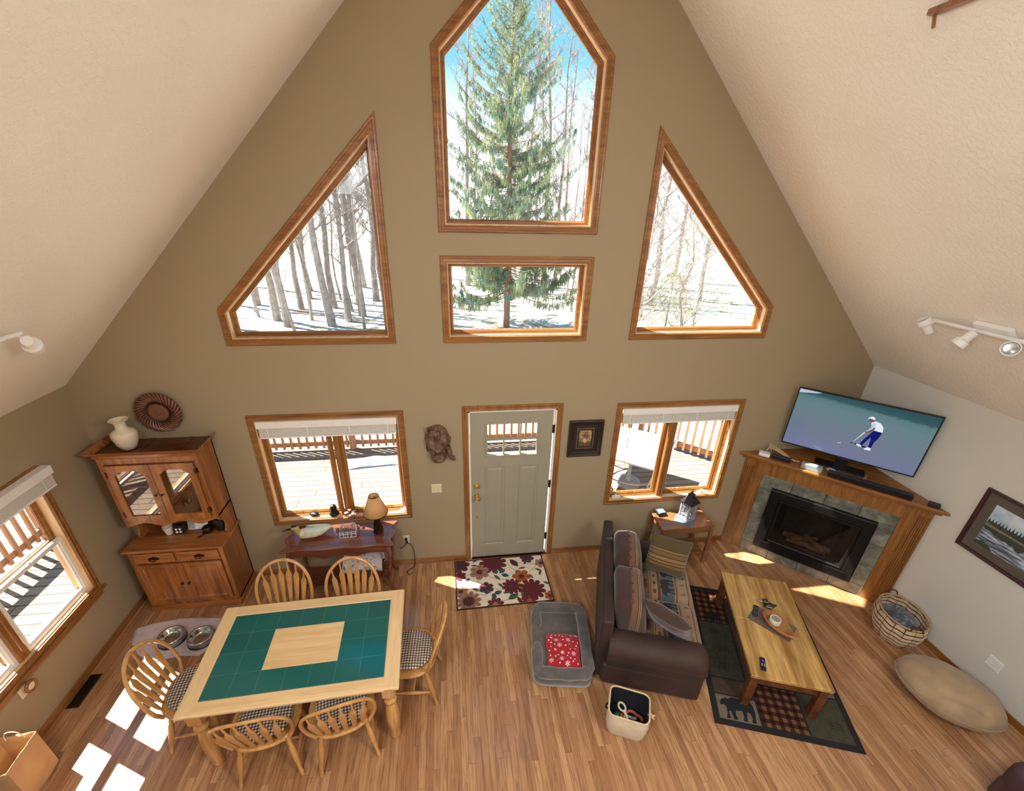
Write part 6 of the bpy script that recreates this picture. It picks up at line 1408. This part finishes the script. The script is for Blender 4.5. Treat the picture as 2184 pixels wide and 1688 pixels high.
def light(name, typ, loc, rot, energy, **k):
    l_ = bpy.data.lights.new(name, typ); l_.energy = energy
    for a, v_ in k.items(): setattr(l_, a, v_)
    o = bpy.data.objects.new(name, l_); COL.objects.link(o); o.location = loc; o.rotation_euler = rot; return o
sd = Vector((1, -.52, -1.67)); q = sd.to_track_quat('-Z', 'Y'); light('sun', 'SUN', (0, 6, 14), q.to_euler(), SUN_E, angle=R(.6), color=(1.0, .95, .85))
def rear_fill(name, u0, u1, z0, z1, e_): light(name, 'AREA', ((u0+u1)/2, YB+.01, (z0+z1)/2), (R(-90), 0, 0), e_, shape='RECTANGLE', size=u1-u0, size_y=z1-z0, color=(1.0, .97, .93))
for i, p in enumerate(BW): o_ = inset(p, .1); rear_fill('rear_fill_lamp_%d' % i, o_[0][0], o_[2][0], o_[0][1], o_[2][1], REAR_FILL_E*(1.0 if i < 2 else .7))  # added fill lamps inside the rear windows, to brighten the room
for sgn in (-1, 1):                                   # added fill panels behind the viewer, one on each slope, no opening cut
    xm = AX+sgn*2.0; nn = Vector((-sgn*SL, 0, -1)).normalized(); base_ = Vector((xm, -5.0, AZ-SL*2.0)); tu = Vector((sgn, 0, -SL)).normalized()
    sk = struct('window_%d' % (12 if sgn < 0 else 13)); mpS = lambda u, w_, d: base_+tu*u+Vector((0, w_, 0))-nn*d  # only a frame round the added fill panel, the ceiling stays closed
    b = B(); b.sweep(rect(-.75, .75, -1.1, 1.1), [(0, -.03), (.07, -.03), (.07, -.004), (0, -.004)], mpS); b.obj('casing', 'oak_y', sk)
    o = light('ceiling_fill_panel', 'AREA', base_+nn*.01, nn.to_track_quat('-Z', 'Y').to_euler(), PANEL_E*(1.35 if sgn < 0 else 1.1), shape='RECTANGLE', size=1.36, size_y=1.36, color=(.9, .96, 1.0) if sgn < 0 else (1.0, .98, .95))
def portal(poly_c, sx_, sy_, rot):
    o = light('daylight_portal', 'AREA', poly_c, rot, 1, shape='RECTANGLE', size=sx_, size_y=sy_); o.data.cycles.is_portal = True
portal((.0143, .13, 4.8), 1.4, 2.0, (R(-90), 0, 0)); portal((-1.9, .13, 1.42), 1.45, 1.3, (R(-90), 0, 0)); portal((1.94, .13, 1.42), 1.45, 1.3, (R(-90), 0, 0)); portal((.0143, .13, 3.2), 1.4, .8, (R(-90), 0, 0))
portal((-1.9, .13, 3.7), 1.55, 1.9, (R(-90), 0, 0)); portal((1.94, .13, 3.7), 1.55, 1.9, (R(-90), 0, 0)); portal((XL-.13, -1.44, 1.3), 1.6, 1.35, (0, R(-90), 0))

cam = bpy.data.cameras.new('camera'); co_ = bpy.data.objects.new('camera', cam); COL.objects.link(co_)
co_.location = (-.65248, -4.26506, 4.04694); co_.rotation_euler = (1.09838, -.02163, -.12979)
cam.sensor_fit = 'HORIZONTAL'; cam.sensor_width = 36; cam.lens = 941.511/2184*36; cam.shift_x = 9.04768/2184; cam.shift_y = 70.42847/2184; cam.clip_start = .05; cam.clip_end = 300
sc.camera = co_
vs = sc.view_settings; vs.view_transform = 'Standard'; vs.look = 'None'; vs.exposure = EXPO; vs.gamma = 1; vs.use_curve_mapping = False
cy = sc.cycles; cy.max_bounces = 8; cy.diffuse_bounces = 4; cy.glossy_bounces = 4; cy.transparent_max_bounces = 24; cy.transmission_bounces = 4; cy.sample_clamp_indirect = 6; cy.caustics_reflective = False; cy.caustics_refractive = False
cy.use_denoising = True
